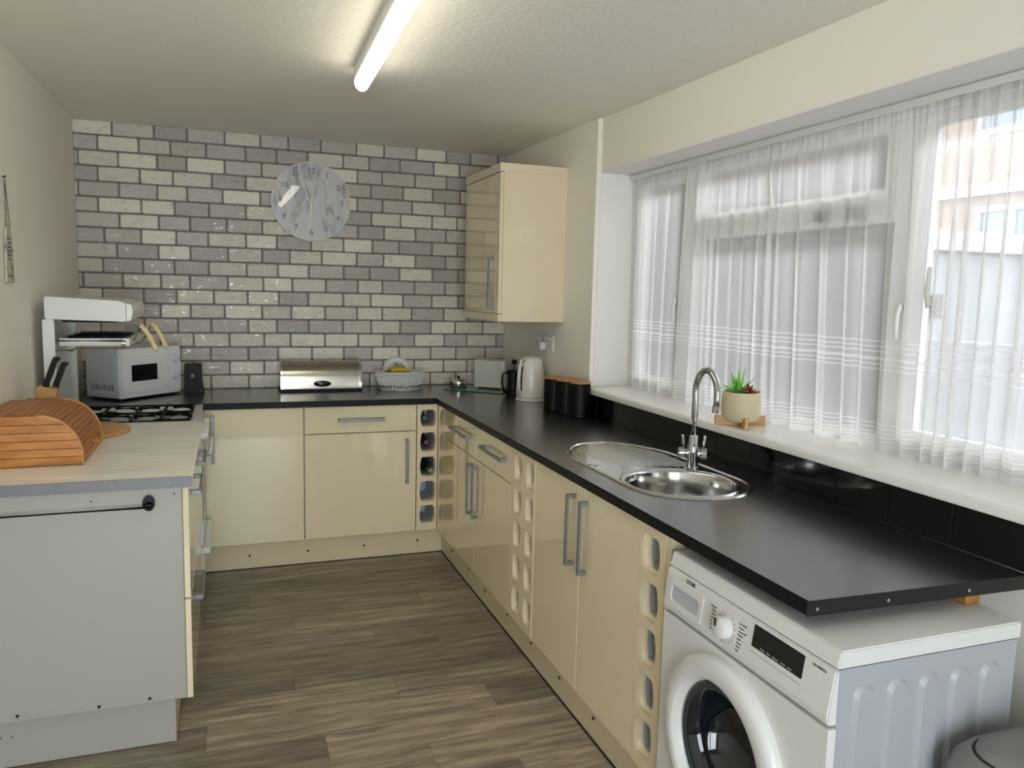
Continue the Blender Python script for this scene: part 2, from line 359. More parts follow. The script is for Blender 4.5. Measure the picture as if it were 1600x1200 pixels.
# ceiling
bm = BM(); n = 12
G = [[bm.verts.new((XL-.1 + (2.95)*i/n, YN-.1 + (YB+.2-YN)*j/n, cz(XL-.1+2.95*i/n, YN-.1+(YB+.2-YN)*j/n))) for j in range(n+1)] for i in range(n+1)]
for i in range(n):
    for j in range(n): bm.faces.new((G[i][j], G[i][j+1], G[i+1][j+1], G[i+1][j]))
r = bmesh.ops.extrude_face_region(bm, geom=list(bm.faces)); bmesh.ops.translate(bm, vec=(0, 0, .12), verts=[v for v in r['geom'] if isinstance(v, bmesh.types.BMVert)])
S('ceiling', bm, ceil_m)
S('wall_left', box(BM(), XL-.12, XL, YN-.1, YB+.1, 0, 2.5), wall_m)
wb = S('wall_back', box(BM(), XL-.1, 2.2, YB, YB+.12, 0, 2.5), mortar_m)
# wall_right: pier, lintel, wall below the sill, near pier
bm = BM()
box(bm, XW, 2.05, YR, YB, 0, 2.5)
box(bm, XT, 2.05, YW0, YR, 2.098, 2.5)
box(bm, XT, 2.05, YW0, YR, 0, 1.018)
box(bm, XW, 2.05, .35, YW0, 0, 2.5); box(bm, XW, 2.05, -1.45, .35, 2.1, 2.5); box(bm, XW, 2.05, YN, -1.45, 0, 2.5)
S('wall_right', bm, wall_m)
DX0, DX1 = -.72, .80
bm = BM(); box(bm, DX1, XW, YN-.1, YN, 0, 2.5); box(bm, XL, DX1, YN-.1, YN, 2.12, 2.5); S('wall_near', bm, wall_m)
dm = (DX0+DX1)/2
d2 = S('added_rear_door', plate(BM(), [(DX0-.043, 0), (DX1, 0), (DX1, 2.12), (DX0-.043, 2.12)], [[(DX0+.06, .08), (dm-.035, .08), (dm-.035, 2.05), (DX0+.06, 2.05)], [(dm+.035, .08), (DX1-.07, .08), (DX1-.07, 2.05), (dm+.035, 2.05)]], lambda u, v, h: (u, h, v), YN-.08, YN-.02), upvc)  # unseen glazed door behind the camera, added to bring in daylight
for a, b in ((DX0+.04, dm-.02), (dm+.02, DX1-.05)): finish('pane', box(BM(), a, b, YN-.052, YN-.048, .06, 2.07), pane_m, parent=d2)
# unseen glazed door in the right wall, added to light the room
d1 = S('added_side_door', plate(BM(), [(-1.45, .0), (.35, .0), (.35, 2.1), (-1.45, 2.1)], [[(-1.38, .1), (-.59, .1), (-.59, 2.03), (-1.38, 2.03)], [(-.51, .1), (.28, .1), (.28, 2.03), (-.51, 2.03)]], lambda u, v, h: (h, u, v), 1.90, 1.96), upvc)
for a in (-1.40, -.53): finish('pane', box(BM(), 1.928, 1.932, a, a+.83, .08, 2.05), pane_m, parent=d1)

# bricks of the wall covering on the back wall
rows = [[-0.754, -0.576, -0.369, -0.202, -0.005, 0.186, 0.341, 0.524, 0.732, 0.897, 1.096, 1.284, 1.441, 1.623],
[-0.647, -0.447, -0.288, -0.104, 0.105, 0.273, 0.45, 0.653, 0.809, 0.995, 1.205, 1.371],
[-0.744, -0.55, -0.357, -0.207, -0.008, 0.192, 0.356, 0.553, 0.738, 0.886, 1.089, 1.288],
[-0.652, -0.446, -0.278, -0.077, 0.104, 0.273, 0.449, 0.649, 0.819, 1.016, 1.201, 1.378],
[-0.748, -0.551, -0.36, -0.207, -0.021, 0.182, 0.354, 0.552, 0.737, 0.889, 1.073, 1.28],
[-0.655, -0.442, -0.274, -0.095, 0.103, 0.271, 0.452, 0.653, 0.823, 1.0, 1.199, 1.36],
[-0.751, -0.553, -0.356, -0.196, -0.002, 0.19, 0.353, 0.551, 0.741, 0.9, 1.095, 1.289],
[-0.629, -0.447, -0.269, -0.102, 0.101, 0.271, 0.466, 0.655, 0.828, 0.993, 1.201, 1.367],
[-0.754, -0.569, -0.363, -0.198, 0.003, 0.188, 0.344, 0.527, 0.735, 0.897, 1.096, 1.289],
[-0.642, -0.443, -0.283, -0.102, 0.102, 0.275, 0.452, 0.656, 0.813, 0.996, 1.205, 1.374],
[-0.741, -0.547, -0.353, -0.203, -0.002, 0.193, 0.356, 0.55, 0.741, 0.891, 1.092, 1.289],
[-0.649, -0.445, -0.276, -0.078, 0.105, 0.28, 0.447, 0.653, 0.819, 1.02, 1.203, 1.377],
[-0.745, -0.558, -0.36, -0.204, -0.021, 0.184, 0.349, 0.546, 0.737, 0.89, 1.075, 1.281, 1.442],
[-0.662, -0.445, -0.273, -0.096, 0.106, 0.266, 0.448, 0.652, 0.823, 1.003, 1.199, 1.358, 1.542],
[-0.745, -0.563, -0.365, -0.192, 0.001, 0.194, 0.343, 0.544, 0.743, 0.901, 1.094, 1.288, 1.436, 1.637],
[-0.636, -0.456, -0.265, -0.101, 0.105, 0.272, 0.468, 0.656, 0.828, 0.996, 1.199, 1.365, 1.564],
[-0.745, -0.568, -0.369, -0.197, 0.0, 0.192, 0.346, 0.533, 0.734, 0.898, 1.094, 1.285, 1.44, 1.641],
[-0.651, -0.454, -0.284, -0.103, 0.105, 0.283, 0.454, 0.656, 0.815, 0.997, 1.199, 1.368, 1.567]]
brick_rng = random.Random(3)
for k, js in enumerate(rows):
    zt = 2.366 if k == 0 else 2.294 - .0815*(k-1); zb = max(2.294 - .0815*k, .905)
    js = [XL] + [j for j in js if j > XL + .012]
    while js[-1] + .14 < XW: js.append(js[-1] + .185)
    js = [j for j in js if j < XW - .02] + [XW]
    for i, (a, b) in enumerate(zip(js, js[1:])):
        g = .0045; a += 0 if i == 0 else g; b -= 0 if i == len(js)-2 else g; t = zt - (0.0 if k == 0 else g); o = zb + g
        j = lambda: brick_rng.uniform(-.0012, .0012)
        c = .006; ring = [(a+c, o+j()), (b-c, o+j()), (b+j(), o+c), (b+j(), t-c), (b-c, t+j()), (a+c, t+j()), (a+j(), t-c), (a+j(), o+c)]
        mx, mz = (a+b)/2, (o+t)/2; bm = BM(); R = []
        for dy, ins in ((0, 0), (.0025, 0), (.005, .003)):
            R.append([bm.verts.new((x + (ins if x < mx else -ins), YB - dy, z + (ins if z < mz else -ins))) for x, z in ring])
        for A, B in zip(R, R[1:]):
            for q in range(8): bm.faces.new((A[q], A[(q+1) % 8], B[(q+1) % 8], B[q]))
        bm.faces.new(R[-1]); finish('brick', bm, brick_m, parent=wb)

# window: frame, sashes, panes, handles
win = S('window_1', plate(BM(), [(YW0, 1.03), (YR, 1.03), (YR, 2.12), (YW0, 2.12)],
      [[(YW0+.06, 1.085), (1.82, 1.085), (1.82, 2.06), (YW0+.06, 2.06)], [(1.90, 1.085), (2.95, 1.085), (2.95, 1.755), (1.90, 1.755)],
       [(1.90, 1.825), (2.95, 1.825), (2.95, 2.06), (1.90, 2.06)], [(3.03, 1.085), (YR-.06, 1.085), (YR-.06, 2.06), (3.03, 2.06)]],
      lambda u, v, h: (h, u, v), 1.935, 2.0), upvc)
def sash(y0, y1, z0, z1, wd=.045):
    s = finish('window_sash', plate(BM(), [(y0, z0), (y1, z0), (y1, z1), (y0, z1)], [[(y0+wd, z0+wd), (y1-wd, z0+wd), (y1-wd, z1-wd), (y0+wd, z1-wd)]], lambda u, v, h: (h, u, v), 1.915, 1.975), upvc, parent=win)
    finish('pane', box(BM(), 1.948, 1.952, y0+wd, y1-wd, z0+wd, z1-wd), pane_m, parent=s)
    return s
sash(YW0+.05, 1.83, 1.078, 2.068); s2 = sash(1.89, 2.96, 1.818, 2.068, .04); sash(3.02, YR-.05, 1.078, 2.068)
finish('pane', box(BM(), 1.958, 1.962, 1.90, 2.95, 1.085, 1.755), pane_m, parent=win)
def whandle(y, z, dz):
    bm = BM(); box(bm, 1.900, 1.916, y-.014, y+.014, z-.035, z+.035); tube(bm, [(1.905, y, z), (1.878, y, z), (1.874, y+.004, z-dz*.3), (1.879, y+.006, z-dz)], [.009, .009, .008, .006], 8)
    finish('window_handle', bm, whitepl, parent=win, smooth=True)
whandle(3.05, 1.50, .12); whandle(1.70, 1.50, -.11); whandle(1.80, 1.50, .10)
bm = BM()
for y in (2.05, 2.20): box(bm, 1.905, 1.925, y-.025, y+.025, 1.775, 1.81)
finish('fanlight_catch', bm, greystrip, parent=win)
tube_b = BM(); tube(tube_b, [(1.91, 2.42, 1.84), (1.88, 2.42, 1.84), (1.875, 2.43, 1.9), (1.885, 2.45, 1.97)], [.008, .008, .007, .006], 8); finish('window_handle', tube_b, whitepl, parent=win, smooth=True)
# sill
S('trim_1', prism(BM(), [(1.66, 1.024), (1.66, 1.046), (1.668, 1.051), (1.935, 1.055), (1.935, 1.02), (1.668, 1.02)], 'y', YW0, 3.475), sillw, bevel=.003)
# painted reveal faces of the window opening
bm = BM(); box(bm, XT+.001, 1.94, YR-.004, YR, 1.05, 2.1); box(bm, XT+.001, 1.94, YW0, YR-.004, 2.094, 2.098)
S('trim_2', bm, white_paint)

# curtain rail and net curtain
rail = finish('curtain_rail', box(BM(), 1.862, 1.868, YW0+.02, YR-.01, 2.068, 2.09), whitepl, bevel=.001); tag(rail, 'slim white curtain rail across the top of the window recess', 'curtain rail')
def curtain():
    bm = BM(); ny, nz = 900, 44; y0, y1 = YW0+.03, YR-.015; rng = random.Random(5)
    # fold phase: irregular spacing of the folds that drift sideways as they fall
    ph = []; p = 0
    for i in range(ny+1):
        y = y0 + (y1-y0)*i/ny
        p += (y1-y0)/ny * 2*PI / (.092 + .026*math.sin(y*6.1+1) + .024*math.sin(y*14.7+.4) + .02*math.sin(y*33))
        ph.append(p)
    def P(s): 
        s = min(max(s, 0), ny-1e-3); i = int(s); return ph[i] + (ph[i+1]-ph[i])*(s-i)
    V = []
    for k in range(nz+1):
        t = k/nz; z = 2.105 - (2.105-1.0535)*t; row = []
        for i in range(ny+1):
            y = y0 + (y1-y0)*i/ny
            drift = t*(.03*math.sin(y*3.3+.6) + .022)
            s = i + drift/(y1-y0)*ny
            a = (.003 + .014*min(1, t*2.2)) * (.55 + .8*abs(math.sin(y*4.3+1.2)))
            q = P(s)
            x = 1.880 + a*math.sin(q) + .25*a*math.sin(2.3*q+1) + .006*math.sin(y*9+t*2)*t + (1-min(1, t*3.5))*.0028*math.sin(q*4.1)
            row.append(bm.verts.new((min(x, 1.909), y + .35*a*math.sin(2*q+.5), z + (.004*math.sin(q) if k == nz else 0))))
        V.append(row)
    for k in range(nz):
        for i in range(ny): bm.faces.new((V[k][i], V[k][i+1], V[k+1][i+1], V[k+1][i]))
    return finish('net_curtain', bm, sheer_m, smooth='all')
tag(curtain(), 'sheer white net curtain hanging gathered in front of the window', 'curtain')

# splashback tiles
sb = thing('splashback', 'row of glossy black tiles between worktop and white window sill', 'splashback', (1.68, 2.3, .91))
y = 1.19
while y < YR-.05:
    y2 = min(y+.2, 3.50); finish('tile', box(BM(), 1.676, 1.686, y+.001, y2-.001, .9105, 1.0185), tile_m, parent=sb, bevel=.0012, seg=1); y += .2
finish('backing', box(BM(), 1.686, 1.7095, 1.19, 3.504, .9105, 1.0185), dark, parent=sb)

# ------------------------------------------------------------------ worktops
wt1 = thing('worktop', 'speckled black laminate worktop along the brick-patterned wall', 'worktop', (.46, 4.5, .88))
finish('slab', box(BM(), XL+.002, XW-.001, 4.2086, YB-.006, .88, .91), worktop_m, parent=wt1, bevel=.002)
finish('front_edge', box(BM(), XL+.002, 1.0805, 4.2046, 4.2086, .8795, .9098), edge_m, parent=wt1, bevel=.0015)
bowl_c = (1.365, 2.13)
bm = plate(BM(), [(1.0845, 1.2042), (1.6745, 1.185), (1.6745, 4.2086), (1.0845, 4.2086)], [circ(bowl_c[0], bowl_c[1], .178, 48)], lambda u, v, h: (u, v, h), .88, .91)
wt2 = thing('worktop', 'long black laminate worktop with inset sink under the window', 'worktop', (1.38, 2.7, .88))
finish('slab', bm, worktop_m, parent=wt2); finish('front_edge', box(BM(), 1.0805, 1.0845, 1.2042, 4.2046, .8795, .9098), edge_m, parent=wt2, bevel=.0015)
finish('edging_strip', plate(BM(), [(1.078, .8785), (1.675, .8785), (1.675, .911), (1.078, .911)], [], lambda u, v, h: (u, 1.2042 - .0192*(u-1.0805)/.594 - h, v), 0, .0025), mat('black_end_strip', (10, 10, 11), .45), parent=wt2, bevel=.0008, label='glossy black metal end strip')
for x in (1.101, 1.279, 1.497): finish('screw', cyl(BM(), (x, 1.2015 - .0192*(x-1.08)/.594, .894), (x, 1.1985 - .0192*(x-1.08)/.594, .894), .0038, n=12), chrome, parent=wt2)
wt3 = thing('worktop', 'pale marble effect worktop with grey edge holding wooden bread bin', 'worktop', (-.44, 3.1, .88))
finish('slab', box(BM(), XL+.002, -.118, 2.602, 3.674, .88, .91), marble_m, parent=wt3, bevel=.005)
finish('edging_strip', prism(BM(), rrect(XL+.002, -.117, .8765, .911, .006, 3), 'y', 2.597, 2.602), greystrip, parent=wt3, label='flat grey metal end strip')
for x in (-.502, -.344, -.183): finish('screw', cyl(BM(), (x, 2.597, .896), (x, 2.595, .896), .004, n=12), handle_m, parent=wt3)

# ------------------------------------------------------------------ cabinets
def bar_handle(parent, p, vertical, ln, nrm):
    """square-section D handle standing off a front; nrm is the outward direction"""
    p = Vector(p); nrm = Vector(nrm); along = Vector((0, 0, 1)) if vertical else Vector((nrm.y, nrm.x, 0)); side = along.cross(nrm)
    along = Vector([abs(c) for c in along]); bm = BM(); t = .0085
    def seg(c, ha, hs, hn):
        q = Matrix(((side.x, along.x, nrm.x, c.x), (side.y, along.y, nrm.y, c.y), (side.z, along.z, nrm.z, c.z), (0, 0, 0, 1)))
        box(bm, -hs, hs, -ha, ha, -hn, hn, q)
    seg(p + nrm*.028, ln/2, t, .004); seg(p + along*(ln/2-.007) + nrm*.013, .007, t, .013); seg(p - along*(ln/2-.007) + nrm*.013, .007, t, .013)
    return finish('handle', bm, handle_m, parent=parent, bevel=.0015, seg=1)
def carcass_box(root, x0, x1, y0, y1, z0, z1, open_dir):
    bm = BM(); t = .016
    if open_dir == '-y':
        box(bm, x0, x0+t, y0, y1, z0, z1); box(bm, x1-t, x1, y0, y1, z0, z1); box(bm, x0+t, x1-t, y1-t, y1, z0, z1); box(bm, x0+t, x1-t, y0, y1-t, z0, z0+t)
    else:
        box(bm, x0, x1, y0, y0+t, z0, z1); box(bm, x0, x1, y1-t, y1, z0, z1); xb = (x1-t, x1) if open_dir == '-x' else (x0, x0+t)
        box(bm, xb[0], xb[1], y0+t, y1-t, z0, z1); xa = (x0, x1-t) if open_dir == '-x' else (x0+t, x1); box(bm, xa[0], xa[1], y0+t, y1-t, z0, z0+t)
    return finish('carcass', bm, carc, parent=root)
YD = 4.226; XD = 1.1005; ZT = .8795
def front(name, root, a, b, z0, z1, plane):
    g = .0015
    bm = box(BM(), a+g, b-g, YD, YD+.018, z0, z1) if plane == 'y' else box(BM(), XD, XD+.018, a+g, b-g, z0, z1)
    return finish(name, bm, cream, parent=root, bevel=.0015, seg=1)
c1 = thing('base_cabinet', 'cream gloss base cabinet with one full-height door beside the cooker', 'cabinet', (.12, 4.5, 0))
carcass_box(c1, -.13, .366, YD+.019, 4.8, .165, ZT, '-y'); d = front('door', c1, -.13, .366, .15, .874, 'y'); bar_handle(d, (-.089, YD, .722), True, .25, (0, -1, 0))
c2 = thing('base_cabinet', 'cream gloss base cabinet with a drawer above one wide door', 'cabinet', (.67, 4.5, 0))
carcass_box(c2, .369, .977, YD+.019, 4.8, .165, ZT, '-y'); d = front('drawer', c2, .369, .978, .728, .874, 'y'); bar_handle(d, (.67, YD, .802), False, .25, (0, -1, 0))
d = front('door', c2, .369, .978, .15, .724, 'y'); bar_handle(d, (.923, YD, .558), True, .25, (0, -1, 0))
c3 = thing('base_cabinet', 'cream gloss corner cabinet with two drawers over two tall doors', 'cabinet', (1.4, 3.55, 0))
carcass_box(c3, XD+.019, 1.66, 3.002, 4.1, .165, ZT, '-x')
d = front('drawer', c3, 3.50, 4.10, .712, .874, 'x'); bar_handle(d, (XD, 3.735, .80), False, .31, (-1, 0, 0))
d = front('drawer', c3, 3.002, 3.50, .712, .874, 'x'); bar_handle(d, (XD, 3.215, .80), False, .31, (-1, 0, 0))
d = front('door', c3, 3.50, 4.10, .15, .708, 'x'); bar_handle(d, (XD, 3.545, .555), True, .25, (-1, 0, 0))
d = front('door', c3, 3.002, 3.50, .15, .708, 'x'); bar_handle(d, (XD, 3.46, .555), True, .25, (-1, 0, 0))
finish('corner_post', box(BM(), XD, XD+.018, 4.102, 4.224, .15, ZT), cream, parent=c3)
c4 = thing('base_cabinet', 'cream gloss cabinet with two full-height doors in front of the sink', 'cabinet', (1.4, 2.32, 0))
carcass_box(c4, XD+.019, 1.66, 1.914, 2.724, .165, ZT, '-x')
d = front('door', c4, 2.312, 2.726, .15, .874, 'x'); bar_handle(d, (XD, 2.365, .708), True, .25, (-1, 0, 0))
d = front('door', c4, 1.912, 2.312, .15, .874, 'x'); bar_handle(d, (XD, 2.262, .708), True, .25, (-1, 0, 0))
# plinths
def plinth(label, poly, screws, m=plinth_m, grp=None):
    t = thing('plinth', label, 'plinth', (poly[0][0], poly[0][1], 0)); x0, y0, x1, y1 = poly[0][0], poly[0][1], poly[1][0], poly[1][1]
    finish('board', box(BM(), x0, x1, y0, y1, .004, .148), m, parent=t); finish('dark_strip', box(BM(), x0-(.006 if x1-x0 < .1 else 0), x1, y0-(.006 if x1-x0 > .1 else 0), y1, .0, .004), dark, parent=t)  # board, and a thin dark strip along its foot
    for s in screws:
        bm = BM()
        if x1-x0 > .1: cyl(bm, (s[0], y0, s[1]), (s[0], y0-.003, s[1]), .006, n=10)
        else: cyl(bm, (x0, s[0], s[1]), (x0-.003, s[0], s[1]), .006, n=10)
        finish('screw_cap', bm, dark, parent=t)
    return t
plinth('long cream plinth board with dark screw caps below the back units', [(-.145, 4.2685), (1.143, 4.284)], [(.083, .073), (.386, .073), (.693, .075), (.999, .078)])
plinth('long cream plinth board with dark screw caps under the window side units', [(1.1435, 1.769), (1.159, 4.268)], [(4.049, .074), (3.722, .084), (3.441, .074), (3.123, .085), (2.832, .082), (2.537, .079), (2.246, .078)])
# wine racks
def barrel(u0, u1, v0, v1, n=6):
    """hole with bowed sides and small rounded corners"""
    out = []; bow = (u1-u0)*.09; c = (u1-u0)*.10
    for i in range(n+1): t = i/n; v = v0+c*.6 + (v1-v0-1.2*c)*t; out.append((u1 - bow*(2*t-1)**2, v))
    out.append((u1-bow-c, v1)); out.append((u0+bow+c, v1))
    for i in range(n+1): t = 1-i/n; v = v0+c*.6 + (v1-v0-1.2*c)*t; out.append((u0 + bow*(2*t-1)**2, v))
    out.append((u0+bow+c, v0)); out.append((u1-bow-c, v0)); return out
def wine_rack(label, plane, u0, u1, cols, zs, loc):
    t = thing('wine_rack', label, 'wine rack', loc)
    P = (lambda u, v, h: (u, YD-.002+h, v)) if plane == 'y' else (lambda u, v, h: (XD-.002+h, u, v))
    holes = [barrel(a, b, z0, z1) for a, b in cols for z0, z1 in zs]
    fr = finish('rack_front', plate(BM(), [(u0, .15), (u1, .15), (u1, .874), (u0, .874)], holes, P, 0, .012), cream_matt, parent=t)
    for a, b in cols:
        for z0, z1 in zs:
            cu, cv = (a+b)/2, (z0+z1)/2; A = barrel(a, b, z0, z1); rings = []; bm = BM()
            for k, hh in ((1, .012), (.94, .019), (.93, .028)): rings.append([bm.verts.new(P(cu+(q[0]-cu)*k, cv+(q[1]-cv)*k, hh)) for q in A])
            for R1, R2 in zip(rings, rings[1:]):
                for i in range(len(A)): bm.faces.new((R1[i], R1[(i+1) % len(A)], R2[(i+1) % len(A)], R2[i]))
            finish('slot_lip', bm, cream_matt, parent=t, smooth='all')
            bm = BM(); rings = []
            for k, hh in ((.931, .027), (.92, .22)): rings.append([bm.verts.new(P(cu+(q[0]-cu)*k, cv+(q[1]-cv)*k, hh)) for q in A])
            for i in range(len(A)): bm.faces.new((rings[0][i], rings[0][(i+1) % len(A)], rings[1][(i+1) % len(A)], rings[1][i]))
            bm.faces.new(rings[1]); finish('bottle_slot', bm, liner_m, parent=t)
    bm = BM()
    for u in (u0, u1-.008):
        p, q = P(u, .15, .012), P(u+.008, ZT, .5); box(bm, min(p[0], q[0]), max(p[0], q[0]), min(p[1], q[1]), max(p[1], q[1]), .15, ZT)
    finish('side_panel', bm, cream_matt, parent=t); return t
zs5 = [(.189, .294), (.317, .435), (.463, .575), (.604, .714), (.747, .843)]
wine_rack('narrow cream wine rack in the corner holding three bottles', 'y', .981, 1.098, [(1.000, 1.090)], zs5, (1.04, 4.5, 0))
zsr = [(.185, .29), (.325, .43), (.465, .57), (.605, .71), (.745, .845)]
wine_rack('cream wine rack with two columns of slots between door units', 'x', 2.729, 2.999, [(2.742, 2.822), (2.872, 2.956)], zsr, (1.4, 2.86, 0))
wine_rack('single-column cream wine rack beside the washing machine', 'x', 1.768, 1.909, [(1.797, 1.893)], [(.19, .30), (.325, .437), (.463, .575), (.60, .71), (.737, .843)], (1.4, 1.84, 0))
finish('end_panel', box(BM(), XD, 1.6, 1.742, 1.766, .004, ZT), cream, parent=bpy.data.objects['wine_rack.002'])
# bottles in the corner rack
def bottle(label, x, z, y0, glass, cap):
    t = thing('wine_bottle', label, 'bottle', (x, y0, z), group='bottles in the corner wine rack')
    finish('glass_body', lathe(BM(), (x, y0, z), (0, 1, 0), [(0, 0.01), (.013, .01), (.014, .09), (.02, .11), (.036, .15), (.037, .3), (.03, .305), (0, .30)], 20), glass, parent=t, smooth=True)
    finish('capsule', lathe(BM(), (x, y0, z), (0, 1, 0), [(0, -.004), (.014, -.002), (.0155, .003), (.0155, .055), (.013, .056)], 16), cap, parent=t, smooth=True)
foil = mat('green_silver_foil', (104, 112, 92), .3, metal=.5)
bottle('green glass wine bottle lying in the top slot of the corner rack', 1.045, .785, 4.30, bottle_m, mat('green_foil', (50, 90, 50), .35))
bottle('wine bottle with dark red neck capsule in second slot from top', 1.045, .648, 4.26, bottle_m, redcap)
bottle('dark bottle with foil neck poking out of middle rack slot', 1.048, .505, 4.165, bottle_m, foil)
# ------------------------------------------------------------------ left-hand units
c5 = thing('base_cabinet', 'cream two-drawer cabinet with grey melamine end panel facing the room', 'cabinet', (-.45, 2.9, 0))
finish('end_panel', box(BM(), XL+.003, -.1495, 2.619, 2.637, .168, .8785), panelgrey, parent=c5, bevel=.001, seg=1, label='plain grey end panel')
carcass_box(c5, XL+.003, -.15, 2.639, 3.15, .168, .879, '+x')
def lfront(root, y0, y1, z0, z1, nm='drawer'):
    return finish(nm, box(BM(), -.148, -.130, y0, y1, z0, z1), cream, parent=root, bevel=.0015, seg=1)
for z0, z1 in ((.170, .505), (.509, .873)):
    d = lfront(c5, 2.612, 3.147, z0, z1); bar_handle(d, (-.130, 2.90, z1-.06), False, .25, (1, 0, 0))
for x, z in ((-.629, .186), (-.406, .179), (-.26, .183), (-.406, .843), (-.172, .853)):
    finish('screw', cyl(BM(), (x, 2.619, z), (x, 2.6165, z), .005 if z < .5 else .0025, n=10), dark, parent=c5)
c6 = thing('base_cabinet', 'cream single-door cabinet between the two-drawer unit and white cooker', 'cabinet', (-.45, 3.4, 0))
carcass_box(c6, XL+.003, -.15, 3.152, 3.67, .168, .879, '+x'); d = lfront(c6, 3.151, 3.67, .170, .873, 'door'); bar_handle(d, (-.13, 3.41, .80), False, .25, (1, 0, 0))
pl = thing('plinth', 'grey plinth panel beneath the grey cabinet end panel at left', 'plinth', (-.45, 2.66, 0))
bm = BM(); box(bm, XL+.003, -.187, 2.6565, 2.672, .003, .1655); finish('board', bm, panelgrey, parent=pl)
finish('return_board', box(BM(), -.202, -.188, 2.6725, 3.67, .003, .1655), plinth_m, parent=pl)
for x in (-.685, -.654): finish('screw', cyl(BM(), (x, 2.6565, .102), (x, 2.6545, .102), .003, n=8), chrome, parent=pl)
# towel rail on the end panel
tr = thing('towel_rail', 'thin black towel rail fixed across the grey cabinet end', 'towel rail', (-.45, 2.6, .83))
for x in (-.245, -.72):
    b = finish('bracket', prism(BM(), [(x+.019*math.cos(a), .829+.027*math.sin(a)) for a in [PI/8+i*PI/4 for i in range(8)]], 'y', 2.6185, 2.607), blacksat, parent=tr, bevel=.002, label='octagonal black bracket')
    finish('post', cyl(BM(), (x, 2.607, .825), (x, 2.585, .822), .011, .008, 14), blacksat, parent=b, smooth=True)
finish('rail', tube(BM(), [(-.235, 2.588, .8215), (-.73, 2.588, .8195)], .0045, 10), blacksat, parent=tr, smooth=True)

# ------------------------------------------------------------------ cooker with eye-level grill
ck = thing('cooker', 'white freestanding gas cooker with eye-level grill against left wall', 'cooker', (-.44, 3.94, 0))
Y0, Y1 = 3.684, 4.194
finish('body', box(BM(), -.725, -.150, Y0, Y1, .02, .87), whitegloss, parent=ck, bevel=.004)
hb = finish('hob', plate(BM(), rrect(-.728, -.130, Y0-.002, Y1+.002, .01), [rrect(-.66, -.165, Y0+.025, Y1-.025, .02)], lambda u, v, h: (u, v, h), .872, .908), whitegloss, parent=ck)
finish('hob_well', box(BM(), -.662, -.163, Y0+.023, Y1-.023, .868, .884), whitegloss, parent=hb)
for x in (-.54, -.29):
    for y in (3.82, 4.06):
        bu = finish('burner', lathe(BM(), (x, y, .884), (0, 0, 1), [(.05, 0), (.05, .008), (.038, .01), (.038, .016), (.0, .02)], 24), blackm, parent=ck, smooth=True)
for y in (3.82, 4.06):
    bm = BM(); z = .914
    for a, b in (((-.65, y-.11), (-.175, y-.11)), ((-.65, y+.11), (-.175, y+.11)), ((-.65, y-.11), (-.65, y+.11)), ((-.175, y-.11), (-.175, y+.11)), ((-.4125, y-.11), (-.4125, y+.11))):
        tube(bm, [(a[0], a[1], z-.004), (b[0], b[1], z-.004)], .008, 6)
    for x in (-.54, -.29):
        for dx_, dy_ in ((1, 0), (-1, 0), (0, 1), (0, -1)):
            tube(bm, [(x+dx_*.03, y+dy_*.03, z+.004), (x+dx_*.112, y+dy_*.108, z+.002), (x+dx_*.116, y+dy_*.11, z-.006)], .008, 6)
    for x in (-.65, -.4125, -.175):
        for yy in (y-.11, y+.11): tube(bm, [(x, yy, z-.004), (x, yy, .884)], .006, 6)
    finish('pan_support', bm, blackm, parent=ck, smooth=True)
cp = finish('control_panel', prism(BM(), [(-.150, .79), (-.128, .79), (-.122, .868), (-.150, .871)], 'y', Y0, Y1), whitegloss, parent=ck, bevel=.002)
for i in range(6):
    y = Y0+.05+i*.08; finish('knob', lathe(BM(), (-.125, y, .83), (1, 0, 0), [(.021, 0), (.02, .012), (.016, .026), (0, .028)], 18), whitegloss, parent=cp, smooth=True)
od = finish('oven_door', box(BM(), -.149, -.128, Y0+.004, Y1-.004, .33, .785), whitegloss, parent=ck, bevel=.004)
finish('handle', tube(BM(), [(-.128, Y0+.04, .745), (-.095, Y0+.045, .745), (-.092, Y0+.08, .745), (-.092, Y1-.08, .745), (-.095, Y1-.045, .745), (-.128, Y1-.04, .745)], .009, 8), whitegloss, parent=od, smooth=True)
finish('oven_window', box(BM(), -.128, -.1265, Y0+.08, Y1-.08, .42, .68), blacksat, parent=od)
dr = finish('storage_drawer', box(BM(), -.149, -.128, Y0+.004, Y1-.004, .09, .322), whitegloss, parent=ck, bevel=.004)
finish('handle', box(BM(), -.128, -.098, Y0+.02, Y1-.02, .29, .318), whitegloss, parent=dr, bevel=.004)
# grill: near and far cheeks, back panel, hood
for a, b in ((Y0+.002, Y0+.03), (Y1-.03, Y1-.002)):
    finish('grill_post', box(BM(), -.726, -.682, a, b, .909, 1.352), whitegloss, parent=ck, bevel=.004)
finish('back_panel', box(BM(), -.715, -.703, Y0+.031, Y1-.031, .909, 1.352), whitegloss, parent=ck)
hood = finish('grill_hood', prism(BM(), [(-.715, 1.353), (-.412, 1.345), (-.412, 1.424), (-.440, 1.432), (-.715, 1.446)], 'y', Y0, Y1), whitegloss, parent=ck, bevel=.004)
finish('hood_front', prism(BM(), [(-.410, 1.345), (-.392, 1.352), (-.384, 1.39), (-.390, 1.418), (-.410, 1.424)], 'y', Y0, Y1), whitegloss, parent=hood, bevel=.002)
finish('burner_mesh', box(BM(), -.66, -.45, Y0+.05, Y1-.05, 1.338, 1.3525), blackm, parent=hood)
